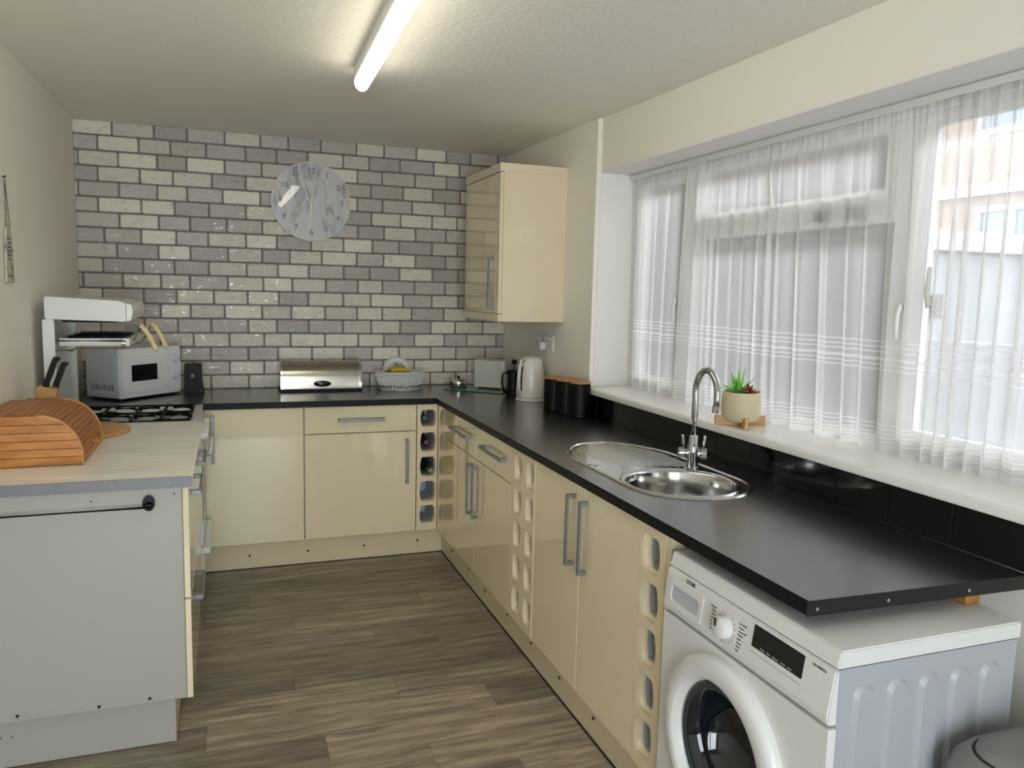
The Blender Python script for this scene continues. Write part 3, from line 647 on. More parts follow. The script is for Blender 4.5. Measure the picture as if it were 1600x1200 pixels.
# shelf rails
bm = BM()
for y in (Y0+.012, Y1-.012):
    tube(bm, [(-.70, y, 1.262), (-.43, y, 1.262)], .0055, 8); tube(bm, [(-.70, y, 1.222), (-.62, y, 1.222), (-.605, y, 1.236), (-.43, y, 1.236)], .0055, 8)
    cyl(bm, (-.432, y-.006, 1.249), (-.414, y-.006, 1.249), .019, .012, 14)
finish('grill_shelf', bm, chrome, parent=ck, smooth=True)
gp = thing('grill_pan', 'chrome grill pan with black wire rack and two cream handles', 'grill pan', (-.53, 3.94, 1.24))
bm = BM(); box(bm, -.67, -.405, Y0+.03, Y1-.03, 1.240, 1.243)
for q in ((-.67, -.667, Y0+.03, Y1-.03), (-.408, -.405, Y0+.03, Y1-.03), (-.667, -.408, Y0+.03, Y0+.033), (-.667, -.408, Y1-.033, Y1-.03)): box(bm, *q, 1.243, 1.272)
finish('pan_tray', bm, whitegloss, parent=gp)
bm = BM()
for i in range(13): x = -.64 + i*.0175; tube(bm, [(x, Y0+.05, 1.276), (x, Y1-.05, 1.276)], .004, 6)
for i in range(7): y = Y0+.06 + i*.065; tube(bm, [(-.64, y, 1.272), (-.43, y, 1.272)], .004, 6)
finish('wire_rack', bm, blackm, parent=gp, smooth=True)
for y, xo in ((3.85, 0), (4.02, .03)):
    wr = finish('handle_wire', tube(BM(), [(-.45, y, 1.232), (-.425+xo, y, 1.232), (-.40+xo, y, 1.26), (-.385+xo, y, 1.29), (-.372+xo, y, 1.316)], .0035, 8), chrome, parent=gp, smooth=True)
    bm = BM(); pts = []; rr = []
    for i in range(15):
        s = i/14; pts.append((-.378+xo+.068*s, y, 1.322-.115*s**1.35+.008*math.sin(s*PI))); rr.append(.0145 + .002*math.sin(s*22) - (.008 if i in (0, 14) else 0))
    finish('handle', tube(bm, pts, rr, 12, flat=.8), creampl, parent=gp, smooth='all', label='cream plastic scalloped grip')
finish('handle_mount', box(BM(), -.44, -.365, 3.88, 3.90, 1.29, 1.322), mat('olive_grey', (104, 106, 92), .5), parent=gp, label='grey-green handle bracket')

# ------------------------------------------------------------------ microwave (local: x along its front, -y out of the front)
ang = math.atan2(.284, .266)
mw = thing('microwave', 'white microwave oven set at an angle beside the cooker', 'microwave', (-.522, 4.35, .91), ang)
F = lambda n_, bm, m, p=mw, **k: finish(n_, bm, m, parent=p, world=False, **k)
W, Dp, H0, H1 = .39, .245, .012, .262
F('casing', box(BM(), 0, W, .02, Dp, H0, H1), mgrey, bevel=.004)
F('front_frame', box(BM(), -.002, W+.002, 0, .02, H0, H1+.002), mwhite, bevel=.004)
dr = F('door', plate(BM(), rrect(.004, .305, H0+.03, H1-.035, .003), [rrect(.055, .232, H0+.078, H1-.075, .003)], lambda u, v, h: (u, -h, v), 0, .008), mwhite)
F('window_bezel', plate(BM(), rrect(.048, .239, H0+.071, H1-.068, .003), [rrect(.062, .226, H0+.084, H1-.081, .003)], lambda u, v, h: (u, -h, v), .008, .011), mwhite, p=dr)
F('door_window', box(BM(), .056, .232, -.004, 0, H0+.078, H1-.075), blacksat, p=dr)
F('control_panel', box(BM(), .309, W-.004, -.007, 0, H0+.02, H1-.01), mwhite, bevel=.002)
for z in (.195, .105):
    kn = F('knob', lathe(BM(), (.348, -.007, z), (0, -1, 0), [(.022, 0), (.021, .006), (.019, .013), (0, .015)], 20), mgrey, smooth=True)
    F('knob_grip', box(BM(), .345, .351, -.03, -.02, z-.018, z+.018), mgrey, p=kn, bevel=.001)
bm = BM()
for z in (.195, .105):
    for k in range(7):
        a = math.radians(-30+40*k); x = .348+.03*math.cos(a); zz = z+.03*math.sin(a)
        if k != 5: box(bm, x-.003, x+.003, -.0076, -.007, zz-.001, zz+.001)
F('dial_marks', bm, text_m)
M4 = basis((.292, -.0085, .058), (1, 0, 0), (0, 0, 1)); F('energy_mark', text_bm('B', .012, M4), textl, p=dr)
sp_ = F('side_panel', plate(BM(), rrect(.035, Dp-.01, .03, H1-.02, .03), [rrect(.039, Dp-.014, .034, H1-.024, .026)], lambda u, v, h: (-h, u, v), 0, .002), mgrey)
bm = BM()
for i in range(6):
    for j in range(3 + (i % 2 == 0)): y = .055+i*.028; z = .055+.008*j; box(bm, -.0022, 0, y-.009, y+.009, z-.0014, z+.0014)
F('side_vents', bm, dark)
bm = BM()
for x, y in ((.03, .03), (W-.03, .03), (.03, Dp-.03), (W-.03, Dp-.03)): cyl(bm, (x, y, 0), (x, y, H0), .012, n=12)
F('foot', bm, blackm)

# small black box next to the microwave
bx = thing('storage_tin', 'small black upright tin with flared base beside the microwave', 'tin', (-.19, 4.67, .91))
finish('tin_body', prism(BM(), [(-.238, .925), (-.144, .925), (-.147, 1.072), (-.236, 1.074)], 'y', 4.62, 4.70), blackm, parent=bx, bevel=.004)
finish('tin_base', prism(BM(), [(-.244, .911), (-.133, .911), (-.136, .928), (-.142, .945), (-.147, .99), (-.236, .99), (-.240, .928)], 'y', 4.612, 4.708), blackm, parent=bx, bevel=.003)
bm = BM()
for k in range(5):
    a = 2*PI*k/5+.3; cyl(bm, (-.194+.007*math.cos(a), 4.6195, 1.008+.007*math.sin(a)), (-.194+.007*math.cos(a), 4.6185, 1.008+.007*math.sin(a)), .0055, n=8)
finish('emblem', bm, mat('grey_emblem', (120, 120, 122), .5), parent=bx)

# steel roll-top bread bin
bb = thing('bread_bin', 'brushed steel roll-top bread bin against the brick-patterned wall', 'bread bin', (.50, 4.7, .91))
def rollprof(s=1.0):
    p = [(4.80, .925), (4.80, 1.03)]
    for i in range(13): a = math.radians(10 + 150*i/12); p.append((4.70 + .10*math.cos(a)*s, .985 + .10*math.sin(a)*s))
    p += [(4.602, .99), (4.600, .93), (4.60, .925)]; return p
prof = [(q[0], q[1]) for q in rollprof()]
bm = BM(); A = []; xs = (.282, .720)
prism(bm, prof, 'x', *xs); finish('roll_top', bm, brushed, parent=bb, smooth=True)
for x0, x1 in ((.272, .284), (.718, .732)):
    cy_, cz_ = 4.70, 1.0
    finish('end_cap', prism(BM(), [(cy_+(q[0]-cy_)*1.03, .912+(q[1]-.912)*1.015) for q in prof], 'x', x0, x1), steel, parent=bb, smooth=True, bevel=.002)
finish('base', box(BM(), .268, .736, 4.590, 4.803, .911, .926), blackm, parent=bb, bevel=.003)
finish('handle', lathe(BM(), (.505, 4.5985, .955), (0, -1, 0), [(.050, 0), (.049, .006), (.042, .011), (0, .013)], 28, sx=1, sy=.36), blacksat, parent=bb, smooth=True, label='black oval handle')

# fruit basket, bananas, plate
fb = thing('fruit_basket', 'oval white lattice basket holding bananas on black worktop', 'basket', (.975, 4.63, .91))
bcx, bcy = .972, 4.65
def ell(a, h, k=0): # k 0 base..1 rim
    rx = .122 + .032*h; ry = .078 + .024*h; return (bcx+rx*math.cos(a), bcy+ry*math.sin(a), .914+.1*h)
for sgn in (1, -1):
    bm = BM()
    for i in range(40):
        a0 = 2*PI*i/40; tube(bm, [ell(a0 + sgn*.42*h/4, h/4) for h in range(5)], .0035, 5)
    finish('lattice_weave', bm, whitepl, parent=fb, smooth=True)
finish('basket_liner', (lambda b: [b.faces.new((A_[i], A_[(i+1) % 48], B_[(i+1) % 48], B_[i])) for A_, B_ in [([b.verts.new(Vector(ell(2*PI*i/48, 0))*1 + Vector(((bcx-ell(2*PI*i/48, 0)[0])*.05, (bcy-ell(2*PI*i/48, 0)[1])*.05, 0))) for i in range(48)], [b.verts.new(Vector(ell(2*PI*i/48, 1)) + Vector(((bcx-ell(2*PI*i/48, 1)[0])*.05, (bcy-ell(2*PI*i/48, 1)[1])*.05, 0))) for i in range(48)])] for i in range(48)] and b)(BM()), mat('liner_white', (205, 203, 196), .7), parent=fb, smooth='all')
finish('rim', tube(BM(), [ell(2*PI*i/48, 1.0) for i in range(48)], .007, 8, closed=True, flat=.8), whitepl, parent=fb, smooth='all')
bm = BM(); tube(bm, [ell(2*PI*i/48, .0) for i in range(48)], .005, 8, closed=True); lathe(bm, (bcx, bcy, .911), (0, 0, 1), [(0, 0), (.12, 0), (.12, .005), (0, .005)], 32, sx=1, sy=.64); finish('base', bm, whitepl, parent=fb, smooth=True)
def banana(label, x0, y0, z0, rot, s=1):
    pts = []; rr = []
    for i in range(13):
        t = i/12; a = -.9 + 1.8*t; u = .085*math.sin(a)*s; v = .05*(1-math.cos(a))*s
        pts.append((x0+u*math.cos(rot), y0+u*math.sin(rot), z0-v*.6)); rr.append(max(.004, .0125*math.sin(PI*min(1, t*1.0+.0))**.5 if 0 < t < 1 else .004))
    t_ = thing('banana', label, 'banana', (x0, y0, z0), group=None)
    finish('skin', tube(BM(), pts, rr, 9), banana_m, parent=t_, smooth='all'); finish('stalk', tube(BM(), [pts[0], (pts[0][0]-.012*math.cos(rot), pts[0][1]-.012*math.sin(rot), pts[0][2]+.012)], .004, 6), soil_m, parent=t_, smooth=True)
banana('yellow banana lying along the front of the white basket', .965, 4.63, 1.028, .1)
banana('yellow banana crossing behind another in the white basket', .955, 4.665, 1.034, .75)
orange = tag(finish('orange', lathe(BM(), (.90, 4.665, .99), (0, 0, 1), [(0, -.036), (.02, -.03), (.034, -.01), (.034, .01), (.02, .03), (0, .035)], 18), mat('orange_peel', (222, 142, 62), .5, bump=(120, .2)), smooth='all'), 'orange half hidden at the left inside the white basket', 'fruit'); origin(orange, (.90, 4.665, .954))
dp = thing('plate', 'round decorated plate propped on the wall behind the fruit basket', 'plate', (.975, 4.77, .91))
dpc = Vector((.974, 4.777, 1.006)); dpn = Vector((0, -1, .14)).normalized()
finish('dish', lathe(BM(), dpc, dpn, [(0, 0), (.055, 0), (.06, .004), (.088, .010), (.089, .012), (.086, .013), (.058, .007), (0, .004)], 40), whitegloss, parent=dp, smooth='all')
finish('rim_line', lathe(BM(), dpc, dpn, [(.079, .0125), (.082, .0135)], 40), mat('plate_grey', (130, 136, 134), .4), parent=dp)
finish('centre_disc', lathe(BM(), dpc, dpn, [(0, .006), (.062, .0095)], 36), mat('plate_pale_blue', (190, 208, 206), .3), parent=dp)
bm = BM(); rg = random.Random(2)
for k in range(26):
    a = rg.uniform(.3, PI-.3); q = rg.uniform(.03, .055); s_, t_, _ = frame_for(dpn); c = dpc + dpn*.011 + s_*(q*math.cos(a)) + Vector((0, .0, 1))*(q*math.sin(a))*.9
    lathe(bm, c, dpn, [(0, .0), (.005, 0), (0, .001)], 6, sx=1, sy=.5)
finish('leaf_pattern', bm, mat('plate_print', (92, 116, 112), .5), parent=dp)

# glass board, tin, toaster
gb = thing('glass_board', 'frosted green glass board under the toaster', 'chopping board', (1.44, 4.53, .91), math.atan2(-.266, .285))
finish('glass_sheet', prism(BM(), rrect(-.195, .195, -.12, .125, .02), 'z', .0025, .007), glassgreen, parent=gb, world=False, bevel=.001, seg=1)
bm = BM()
for x in (-.17, .17):
    for y in (-.095, .1): cyl(bm, (x, y, 0), (x, y, .0025), .008, n=10)
finish('foot', bm, blackm, parent=gb, world=False)
tn = thing('round_tin', 'small round silver lidded tin left of the toaster', 'tin', (1.325, 4.60, .917))
finish('tin_body', lathe(BM(), (1.325, 4.60, .9172), (0, 0, 1), [(0, 0), (.05, 0), (.053, .004), (.053, .03), (.057, .032)], 32), chrome, parent=tn, smooth=True)
lid = finish('lid', lathe(BM(), (1.325, 4.60, .9172), (0, 0, 1), [(.058, .031), (.058, .042), (.05, .052), (.02, .057), (0, .058)], 32), steel, parent=tn, smooth=True)
finish('knob', lathe(BM(), (1.325, 4.60, .975), (0, 0, 1), [(.006, 0), (.006, .006), (.01, .009), (.01, .014), (0, .016)], 14), blackm, parent=lid, smooth=True)
ts = thing('toaster', 'pale grey toaster with looped white cord standing on glass board', 'toaster', (1.406, 4.568, .917), math.atan2(-.144, .145))
T = lambda n_, bm, m, p=ts, **k: finish(n_, bm, m, parent=p, world=False, **k)
T('casing', plate(BM(), rrect(0, .215, 0, .15, .022), [rrect(.03, .185, .035, .06, .006), rrect(.03, .185, .09, .115, .006)], lambda u, v, h: (u, v, h), .158, .176), toaster_m)
T('body', prism(BM(), rrect(0, .215, 0, .15, .022), 'z', .012, .158), toaster_m)
T('slot_lining', box(BM(), .028, .187, .03, .12, .1585, .162), dark)
T('lever', box(BM(), .215, .235, .06, .09, .10, .112), blackm, bevel=.002)
T('dial', cyl(BM(), (.215, .075, .05), (.225, .075, .05), .014, n=18), blackm)
bm = BM()
for x in (.02, .195):
    for y in (.02, .13): cyl(bm, (x, y, 0), (x, y, .012), .008, n=10)
T('foot', bm, toaster_m)
T('cord', tube(BM(), [(-.004, .05, .03), (-.03, .045, .05), (-.045, .04, .085), (-.038, .04, .12), (-.01, .045, .135), (.0, .05, .13)], .004, 8), whitepl, smooth=True, label='white cord loop')

# french press behind the kettle
fp = thing('cafetiere', 'black cafetiere half hidden behind the white kettle', 'cafetiere', (1.562, 4.255, .91))
c = (1.562, 4.255)
finish('glass_jug', lathe(BM(), (*c, .915), (0, 0, 1), [(0, 0), (.040, 0), (.040, .12), (.042, .13)], 24), mat('smoked_glass', (24, 24, 26), .06), parent=fp, smooth=True)
finish('base', lathe(BM(), (*c, .911), (0, 0, 1), [(0, 0), (.048, 0), (.048, .03), (.043, .032)], 24), blackm, parent=fp, smooth=True)
ld = finish('lid', lathe(BM(), (*c, 1.04), (0, 0, 1), [(.047, 0), (.047, .014), (.02, .02), (.003, .022), (.003, .05), (.014, .055), (.016, .068), (.008, .08), (0, .082)], 24), blackm, parent=fp, smooth=True)
finish('handle', tube(BM(), [(c[0]-.042, c[1]-.01, 1.045), (c[0]-.075, c[1]-.018, 1.04), (c[0]-.08, c[1]-.02, .99), (c[0]-.07, c[1]-.018, .94), (c[0]-.043, c[1]-.01, .925)], .007, 8), blackm, parent=fp, smooth=True)

# kettle
kx, ky = 1.585, 4.045
kt = thing('kettle', 'tall white plastic jug kettle near the double socket', 'kettle', (kx, ky, .91))
finish('power_base', lathe(BM(), (kx, ky, .911), (0, 0, 1), [(0, 0), (.082, 0), (.084, .006), (.08, .014), (0, .015)], 36), kettle_m, parent=kt, smooth=True)
bm = BM(); pr = [(0, .016), (.078, .016), (.080, .022), (.079, .03), (.082, .04), (.080, .09), (.072, .17), (.064, .215), (.058, .232), (.045, .243), (.02, .248), (0, .248)]
lathe(bm, (kx, ky, .911), (0, 0, 1), pr, 40); finish('jug', bm, kettle_m, parent=kt, smooth='all')
fx, fy = Vector((.35, -.93)).normalized()
sd = Vector((-fy, fx, 0)); fd = Vector((fx, fy, 0)); bm = BM(); o0 = Vector((kx, ky, .911))
tips = [o0+fd*.056+Vector((0, 0, .236))+sd*s_ for s_ in (-.03, .03)]; q = [bm.verts.new(v) for v in (tips[0], tips[1], o0+fd*.092+Vector((0, 0, .232)), o0+fd*.070+Vector((0, 0, .165)), o0+Vector((0, 0, .225)))]
for t3 in ((0, 2, 4), (2, 1, 4), (0, 3, 2), (2, 3, 1)): bm.faces.new([q[i] for i in t3])
finish('spout', bm, kettle_m, parent=kt)
hd = Vector((-.80, -.45, 0)).normalized()
finish('handle', tube(BM(), [o0+hd*.055+Vector((0, 0, .225)), o0+hd*.085+Vector((0, 0, .225)), o0+hd*.098+Vector((0, 0, .19)), o0+hd*.104+Vector((0, 0, .12)), o0+hd*.10+Vector((0, 0, .06)), o0+hd*.078+Vector((0, 0, .045))], .010, 10), kettle_m, parent=kt, smooth=True)
finish('water_gauge', tube(BM(), [o0+hd*.076+Vector((0, 0, .19)), o0+hd*.0835+Vector((0, 0, .12)), o0+hd*.083+Vector((0, 0, .06))], .006, 8), dark, parent=kt, smooth=True, label='dark water gauge')
# socket, plug, cord
sk = thing('double_socket', 'white double wall socket above kettle beside window recess', 'socket', (XW, 4.03, 1.23))
finish('faceplate', box(BM(), 1.677, XW, 3.962, 4.108, 1.186, 1.272), whitepl, parent=sk, bevel=.003)
for y in (3.998, 4.072): finish('switch', box(BM(), 1.673, 1.677, y-.006, y+.006, 1.25, 1.264), whitepl, parent=sk)
bm = BM()
for y, z, a, b in ((3.998, 1.226, .003, .005), (3.988, 1.208, .0035, .002), (4.008, 1.208, .0035, .002)): box(bm, 1.6765, 1.677, y-a, y+a, z-b, z+b)
finish('pin_holes', bm, dark, parent=sk)
pg = thing('plug', 'white plug and hanging cord in the double socket', 'plug', (1.66, 4.075, 1.21))
finish('plug_body', prism(BM(), rrect(4.050, 4.102, 1.19, 1.238, .012), 'x', 1.640, 1.6725), whitepl, parent=pg, bevel=.004)
cpts = [(1.652, 4.076, 1.19), (1.652, 4.078, 1.15), (1.658, 4.085, 1.05), (1.66, 4.10, .96), (1.655, 4.12, .925), (1.645, 4.12, .918), (1.64, 4.10, .916)]
finish('cord', tube(BM(), cpts, .0035, 8), whitepl, parent=pg, smooth=True)
finish('cord_loop', tube(BM(), [(1.655, 4.12+.024*math.cos(a), 1.235+.024*math.sin(a)) for a in [2*PI*i/20 for i in range(20)]], .0035, 8, closed=True), whitepl, parent=pg, smooth=True)

# canisters
def canister(label, x, y, h):
    t = thing('canister', label, 'canister', (x, y, .91), group='black canisters with wooden lids')
    finish('canister_body', lathe(BM(), (x, y, .911), (0, 0, 1), [(0, 0), (.050, 0), (.053, .003), (.053, h), (.05, h+.001), (0, h+.001)], 36), blackm, parent=t, smooth=True)
    finish('lid', lathe(BM(), (x, y, .911), (0, 0, 1), [(.0, h+.0015), (.0535, h+.0015), (.0545, h+.004), (.0545, h+.011), (.053, h+.013), (0, h+.013)], 36), lidwood, parent=t, smooth=True, label='wooden lid')
canister('black canister with wooden lid nearest the kettle', 1.568, 3.665, .163)
canister('middle black wooden-lidded canister of the three beside the kettle', 1.590, 3.558-.0, .163)
canister('black canister with wooden lid nearest the camera and window recess', 1.612, 3.450+.0, .163)

# ------------------------------------------------------------------ sink
sk_ = thing('sink', 'stainless steel sink with round bowl and ridged oval drainer', 'sink', (1.38, 2.36, .91))
def halfw(y):
    if y < 2.13: return math.sqrt(max(0, .215**2 - (2.13-y)**2))
    if y > 2.50: t = (y-2.50)/.315; return .215*max(0, 1-t**2)**.5
    return .215
bm = BM(); ns, nt_ = 200, 340; V = []
for i in range(ns+1):
    s = i/ns; y = 1.9152 + .8996*(.5-.5*math.cos(PI*s)) if False else 1.9152 + .8996*(s + .0*s)
    # denser rows towards both rounded ends
    e = .5-.5*math.cos(PI*s); y = 1.9152 + .8996*(.55*e + .45*s); wv = halfw(y); row = []
    for j in range(nt_+1):
        t = -math.cos(PI*j/nt_)*.35 + (2*j/nt_-1)*.65; x = 1.38 + t*wv
        dist = min(wv - abs(x-1.38), (y-1.915)*1.0 if y < 2.13 else 9, (2.815-y) if y > 2.5 else 9)
        if y < 2.13: dist = .215 - math.hypot(x-1.38, y-2.13)
        z = .9108
        if dist < .012: z = .9108 + .005*math.sin(PI*min(1, dist/.012)*.5 if dist > 0 else 0)
        elif dist < .02: z = .9158 - .004*(dist-.012)/.008
        else: z = .9118
        rb = math.hypot(x-bowl_c[0], y-bowl_c[1])
        if y > 2.33 and rb > .215:
            dx_, dy_ = x-1.36, y-2.55; u = dx_*.94 + dy_*.34
            inm = max(0, min(1, (dist-.035)/.012)) * max(0, min(1, (rb-.235)/.012)) * (1 if x > 1.235 + max(0, .05-(y-2.4)*.2) else 0)
            z += inm*(.0022*max(0, math.cos(u*2*PI/.0245))**6)
        row.append(bm.verts.new((x, y, z)))
    V.append(row)
for i in range(ns):
    for j in range(nt_):
        vs = (V[i][j], V[i][j+1], V[i+1][j+1], V[i+1][j]); c = sum((v.co for v in vs), Vector())/4
        if math.hypot(c.x-bowl_c[0], c.y-bowl_c[1]) < .180: continue
        try: bm.faces.new(vs)
        except ValueError: pass
loose = [v for v in bm.verts if not v.link_faces]; bmesh.ops.delete(bm, geom=loose, context='VERTS'); bmesh.ops.remove_doubles(bm, verts=bm.verts, dist=1e-5)
finish('drainer', bm, steel, parent=sk_, smooth='all')
bw = finish('bowl', lathe(BM(), (bowl_c[0], bowl_c[1], 0), (0, 0, 1), [(.196, .9115), (.192, .9165), (.186, .9175), (.178, .914), (.173, .913), (.170, .905), (.167, .86), (.160, .79), (.145, .768), (.12, .762), (.045, .757), (.045, .753), (0, .753)], 72), steel, parent=sk_, smooth='all')
finish('drain', lathe(BM(), (bowl_c[0], bowl_c[1], .753), (0, 0, 1), [(.044, .004), (.038, .006), (.034, .003), (0, .003)], 28), chrome, parent=bw, smooth=True)
bm = BM()
for k in range(4):
    a = math.radians(118 + k*4.6); x = bowl_c[0]+.1675*math.cos(a); y = bowl_c[1]+.1675*math.sin(a)
    m4 = Matrix.Translation((x, y, .878)) @ Matrix.Rotation(a, 4, 'Z'); box(bm, -.0015, .001, -.0022, .0022, -.013, .013, m4)
finish('overflow', bm, dark, parent=bw)
finish('tap_hole_cover', lathe(BM(), (1.205, 2.44, .9125), (0, 0, 1), [(.020, 0), (.019, .002), (0, .003)], 24), chrome, parent=sk_, smooth=True)
# tap
tp = thing('kitchen_tap', 'tall chrome swan-neck kitchen tap with two lever handles', 'tap', (1.504, 2.28, .912))
tx, ty = 1.504, 2.28
finish('tap_body', lathe(BM(), (tx, ty, .9125), (0, 0, 1), [(0, 0), (.027, 0), (.027, .006), (.021, .01), (.019, .04), (.021, .06), (.021, .085), (.016, .095), (.015, .12), (.011, .124)], 28), chrome, parent=tp, smooth=True)
pts = [(tx, ty, 1.03), (tx, ty, 1.10), (tx, ty, 1.185)]
R = .073
dv = Vector((-.09, -1, 0)).normalized()
for i in range(1, 15):
    a = PI - i*PI*1.06/14; pts.append(tuple(Vector((tx, ty, 1.19)) + dv*(R + R*math.cos(a)) + Vector((0, 0, R*1.06*math.sin(a)))))
e = Vector(pts[-1]); pts.append(tuple(e + Vector((0, 0, -.028)) - dv*.004))
finish('spout', tube(BM(), pts, .0115, 16), chrome, parent=tp, smooth='all')
finish('aerator', cyl(BM(), tuple(e + Vector((0, 0, -.018)) - dv*.003), tuple(e + Vector((0, 0, -.04)) - dv*.006), .0128, n=18), chrome, parent=tp, smooth=True)
for sg in (-1, 1):
    ax = Vector((.86, -.5, 0)).normalized()*sg; b0 = Vector((tx, ty, .972))
    arm = finish('valve', lathe(BM(), b0+ax*.012, ax, [(.013, 0), (.013, .012), (.018, .016), (.019, .034), (.013, .04), (0, .041)], 18), chrome, parent=tp, smooth=True)
    q = b0+ax*.032; finish('lever', tube(BM(), [q+Vector((0, 0, .012)), q+Vector((0, 0, .03))+ax*.002, q+Vector((0, 0, .062))+ax*.006], [.009, .007, .006], 10, flat=.7), chrome, parent=arm, smooth=True)

# ------------------------------------------------------------------ potted succulent on the sill
px_, py_ = 1.732, 2.335
st = thing('plant_stand', 'small pale wooden cross stand under the succulent pot on sill', 'plant stand', (px_, py_, 1.052))
zb = 1.0525
for a in (math.radians(-22), math.radians(68)):
    m4 = Matrix.Translation((px_, py_, zb)) @ Matrix.Rotation(a, 4, 'Z'); bm = BM()
    prism(bm, [(-.09, 0), (.09, 0), (.09, .036), (.062, .036), (.056, .014), (-.056, .014), (-.062, .036), (-.09, .036)], 'y', -.006, .006); bmesh.ops.transform(bm, matrix=m4, verts=bm.verts); finish('cross_piece', bm, bamboo, parent=st, bevel=.001, seg=1)
pp = thing('plant_pot', 'speckled beige round pot with green and red succulents', 'plant pot', (px_, py_, zb+.014))
finish('pot', lathe(BM(), (px_, py_, zb+.0145), (0, 0, 1), [(0, 0), (.046, 0), (.059, .006), (.067, .022), (.0695, .045), (.069, .075), (.0665, .105), (.0645, .109), (.061, .106), (.06, .09), (0, .09)], 40), mat('pot_glaze', (196, 184, 150), .5), parent=pp, smooth='all')
bm = BM()
for r_i in range(12):
    z = zb + .024 + r_i*.0085; hh = z-zb-.0145; rr = .063 + .0065*math.sin(min(1, hh/.045)*PI/2) - max(0, hh-.06)*.06
    for i in range(26):
        a = 2*PI*(i+.5*(r_i % 2))/26; n3 = Vector((math.cos(a), math.sin(a), 0)); lathe(bm, Vector((px_, py_, z))+n3*(rr-.0008), n3, [(.0026, 0), (0, .0012)], 5, sx=.7, sy=1.4)
finish('dots', bm, mat('dot_cream', (226, 222, 200), .6), parent=pp, kind='stuff', label='raised pale dots')
finish('soil', lathe(BM(), (px_, py_, zb+.105), (0, 0, 1), [(.06, 0), (.03, .004), (0, .005)], 20), soil_m, parent=pp)
def leafy(nm, label, c, n, ln, wd, m, lift, seed):
    rg = random.Random(seed); t = thing(nm, label, 'plant', c)
    for i in range(n):
        az = 2*PI*i/n*2.4 + rg.uniform(-.2, .2); el = rg.uniform(*lift); L_ = ln*rg.uniform(.75, 1.1); bm = BM(); pts = []
        for k in range(6):
            s = k/5; d = Vector((math.cos(az)*math.cos(el), math.sin(az)*math.cos(el), math.sin(el))); p = Vector(c) + d*L_*s + Vector((0, 0, -L_*.38*s*s*math.cos(el)))
            pts.append(p)
        side = Vector((-math.sin(az), math.cos(az), 0)); A = []
        for k, p in enumerate(pts):
            wv = wd*math.sin(PI*(k/5*.9+.1))**.7 if k < 5 else .0004; A.append((bm.verts.new(p-side*wv), bm.verts.new(p+Vector((0, 0, -wv*.5))), bm.verts.new(p+side*wv), bm.verts.new(p+Vector((0, 0, wv*.25)))))
        for a, b in zip(A, A[1:]):
            for q in range(4): bm.faces.new((a[q], a[(q+1) % 4], b[(q+1) % 4], b[q]))
        finish('leaf', bm, m, parent=t, smooth=True)
leafy('succulent', 'spiky bright green succulent in the speckled beige pot', (px_-.004, py_+.012, zb+.105), 34, .112, .0056, green_m, (.5, 1.45), 4)
leafy('succulent', 'small dark red rosette succulent at front of beige pot', (px_+.010, py_-.030, zb+.114), 30, .052, .0058, red_m, (.45, 1.4), 9)

# ------------------------------------------------------------------ wall cupboard
wc = thing('wall_cupboard', 'cream gloss wall cupboard with single door and cornice', 'cupboard', (1.5, 4.15, 1.36))
bm = BM(); box(bm, 1.335, XW-.001, 3.853, 4.462, 1.356, 2.13); finish('carcass', bm, cream, parent=wc)
d = finish('door', box(BM(), 1.316, 1.334, 3.853, 4.462, 1.398, 2.118), cream, parent=wc, bevel=.0015, seg=1); bar_handle(d, (1.316, 3.937, 1.558), True, .26, (-1, 0, 0))
finish('cornice', box(BM(), 1.312, XW-.001, 3.848, 4.467, 2.121, 2.164), cream, parent=wc, bevel=.002)
finish('pelmet', box(BM(), 1.316, 1.3345, 3.853, 4.462, 1.354, 1.394), cream, parent=wc, bevel=.0015, seg=1)

# ------------------------------------------------------------------ clock
cc = Vector((.466, YB-.006, 2.006)); nY = Vector((0, -1, 0)); RC = .226
ckk = thing('wall_clock', 'round grey marble-effect wall clock with thin silver rim', 'clock', tuple(cc))
finish('case', lathe(BM(), cc, nY, [(0, 0), (RC-.01, 0), (RC, .004), (RC+.002, .03), (RC-.002, .034), (RC-.005, .032), (RC-.005, .022)], 72), mat('satin_silver', (236, 235, 230), .3), parent=ckk, smooth=True, label='silver rim')
finish('dial', lathe(BM(), cc, nY, [(RC-.004, .0225), (0, .0235)], 72), clockface, parent=ckk, label='marbled grey dial')
for h in range(1, 13):
    a = math.radians(90-30*h); p = cc + Vector((.176*math.cos(a), -.0242, .176*math.sin(a)))
    finish('numeral', text_bm(str(h), .046, basis(p, (1, 0, 0), (0, 0, 1)), bold=-.0003), text_m, parent=ckk)
def hand(a_deg, ln, back, wd, m, off, nm):
    a = math.radians(a_deg); d = Vector((math.cos(a), 0, math.sin(a))); s = Vector((-math.sin(a), 0, math.cos(a))); o = cc + Vector((0, -off, 0)); bm = BM()
    vs = [o-d*back-s*wd, o+d*ln-s*wd*.5, o+d*ln+s*wd*.5, o-d*back+s*wd]; A = [bm.verts.new(v) for v in vs]; B = [bm.verts.new(v+Vector((0, -.0012, 0))) for v in vs]; bm.faces.new(A); bm.faces.new(B[::-1])
    for i in range(4): bm.faces.new((A[i], A[(i+1) % 4], B[(i+1) % 4], B[i]))
    finish(nm, bm, m, parent=ckk)
hand(108, .115, .02, .0022, text_m, .0255, 'hour_hand'); hand(266, .155, .022, .0055, mat('pale_gold', (240, 234, 208), .3), .0275, 'minute_hand')
finish('hub', cyl(BM(), cc+Vector((0, -.024, 0)), cc+Vector((0, -.03, 0)), .005, n=14), chrome, parent=ckk)

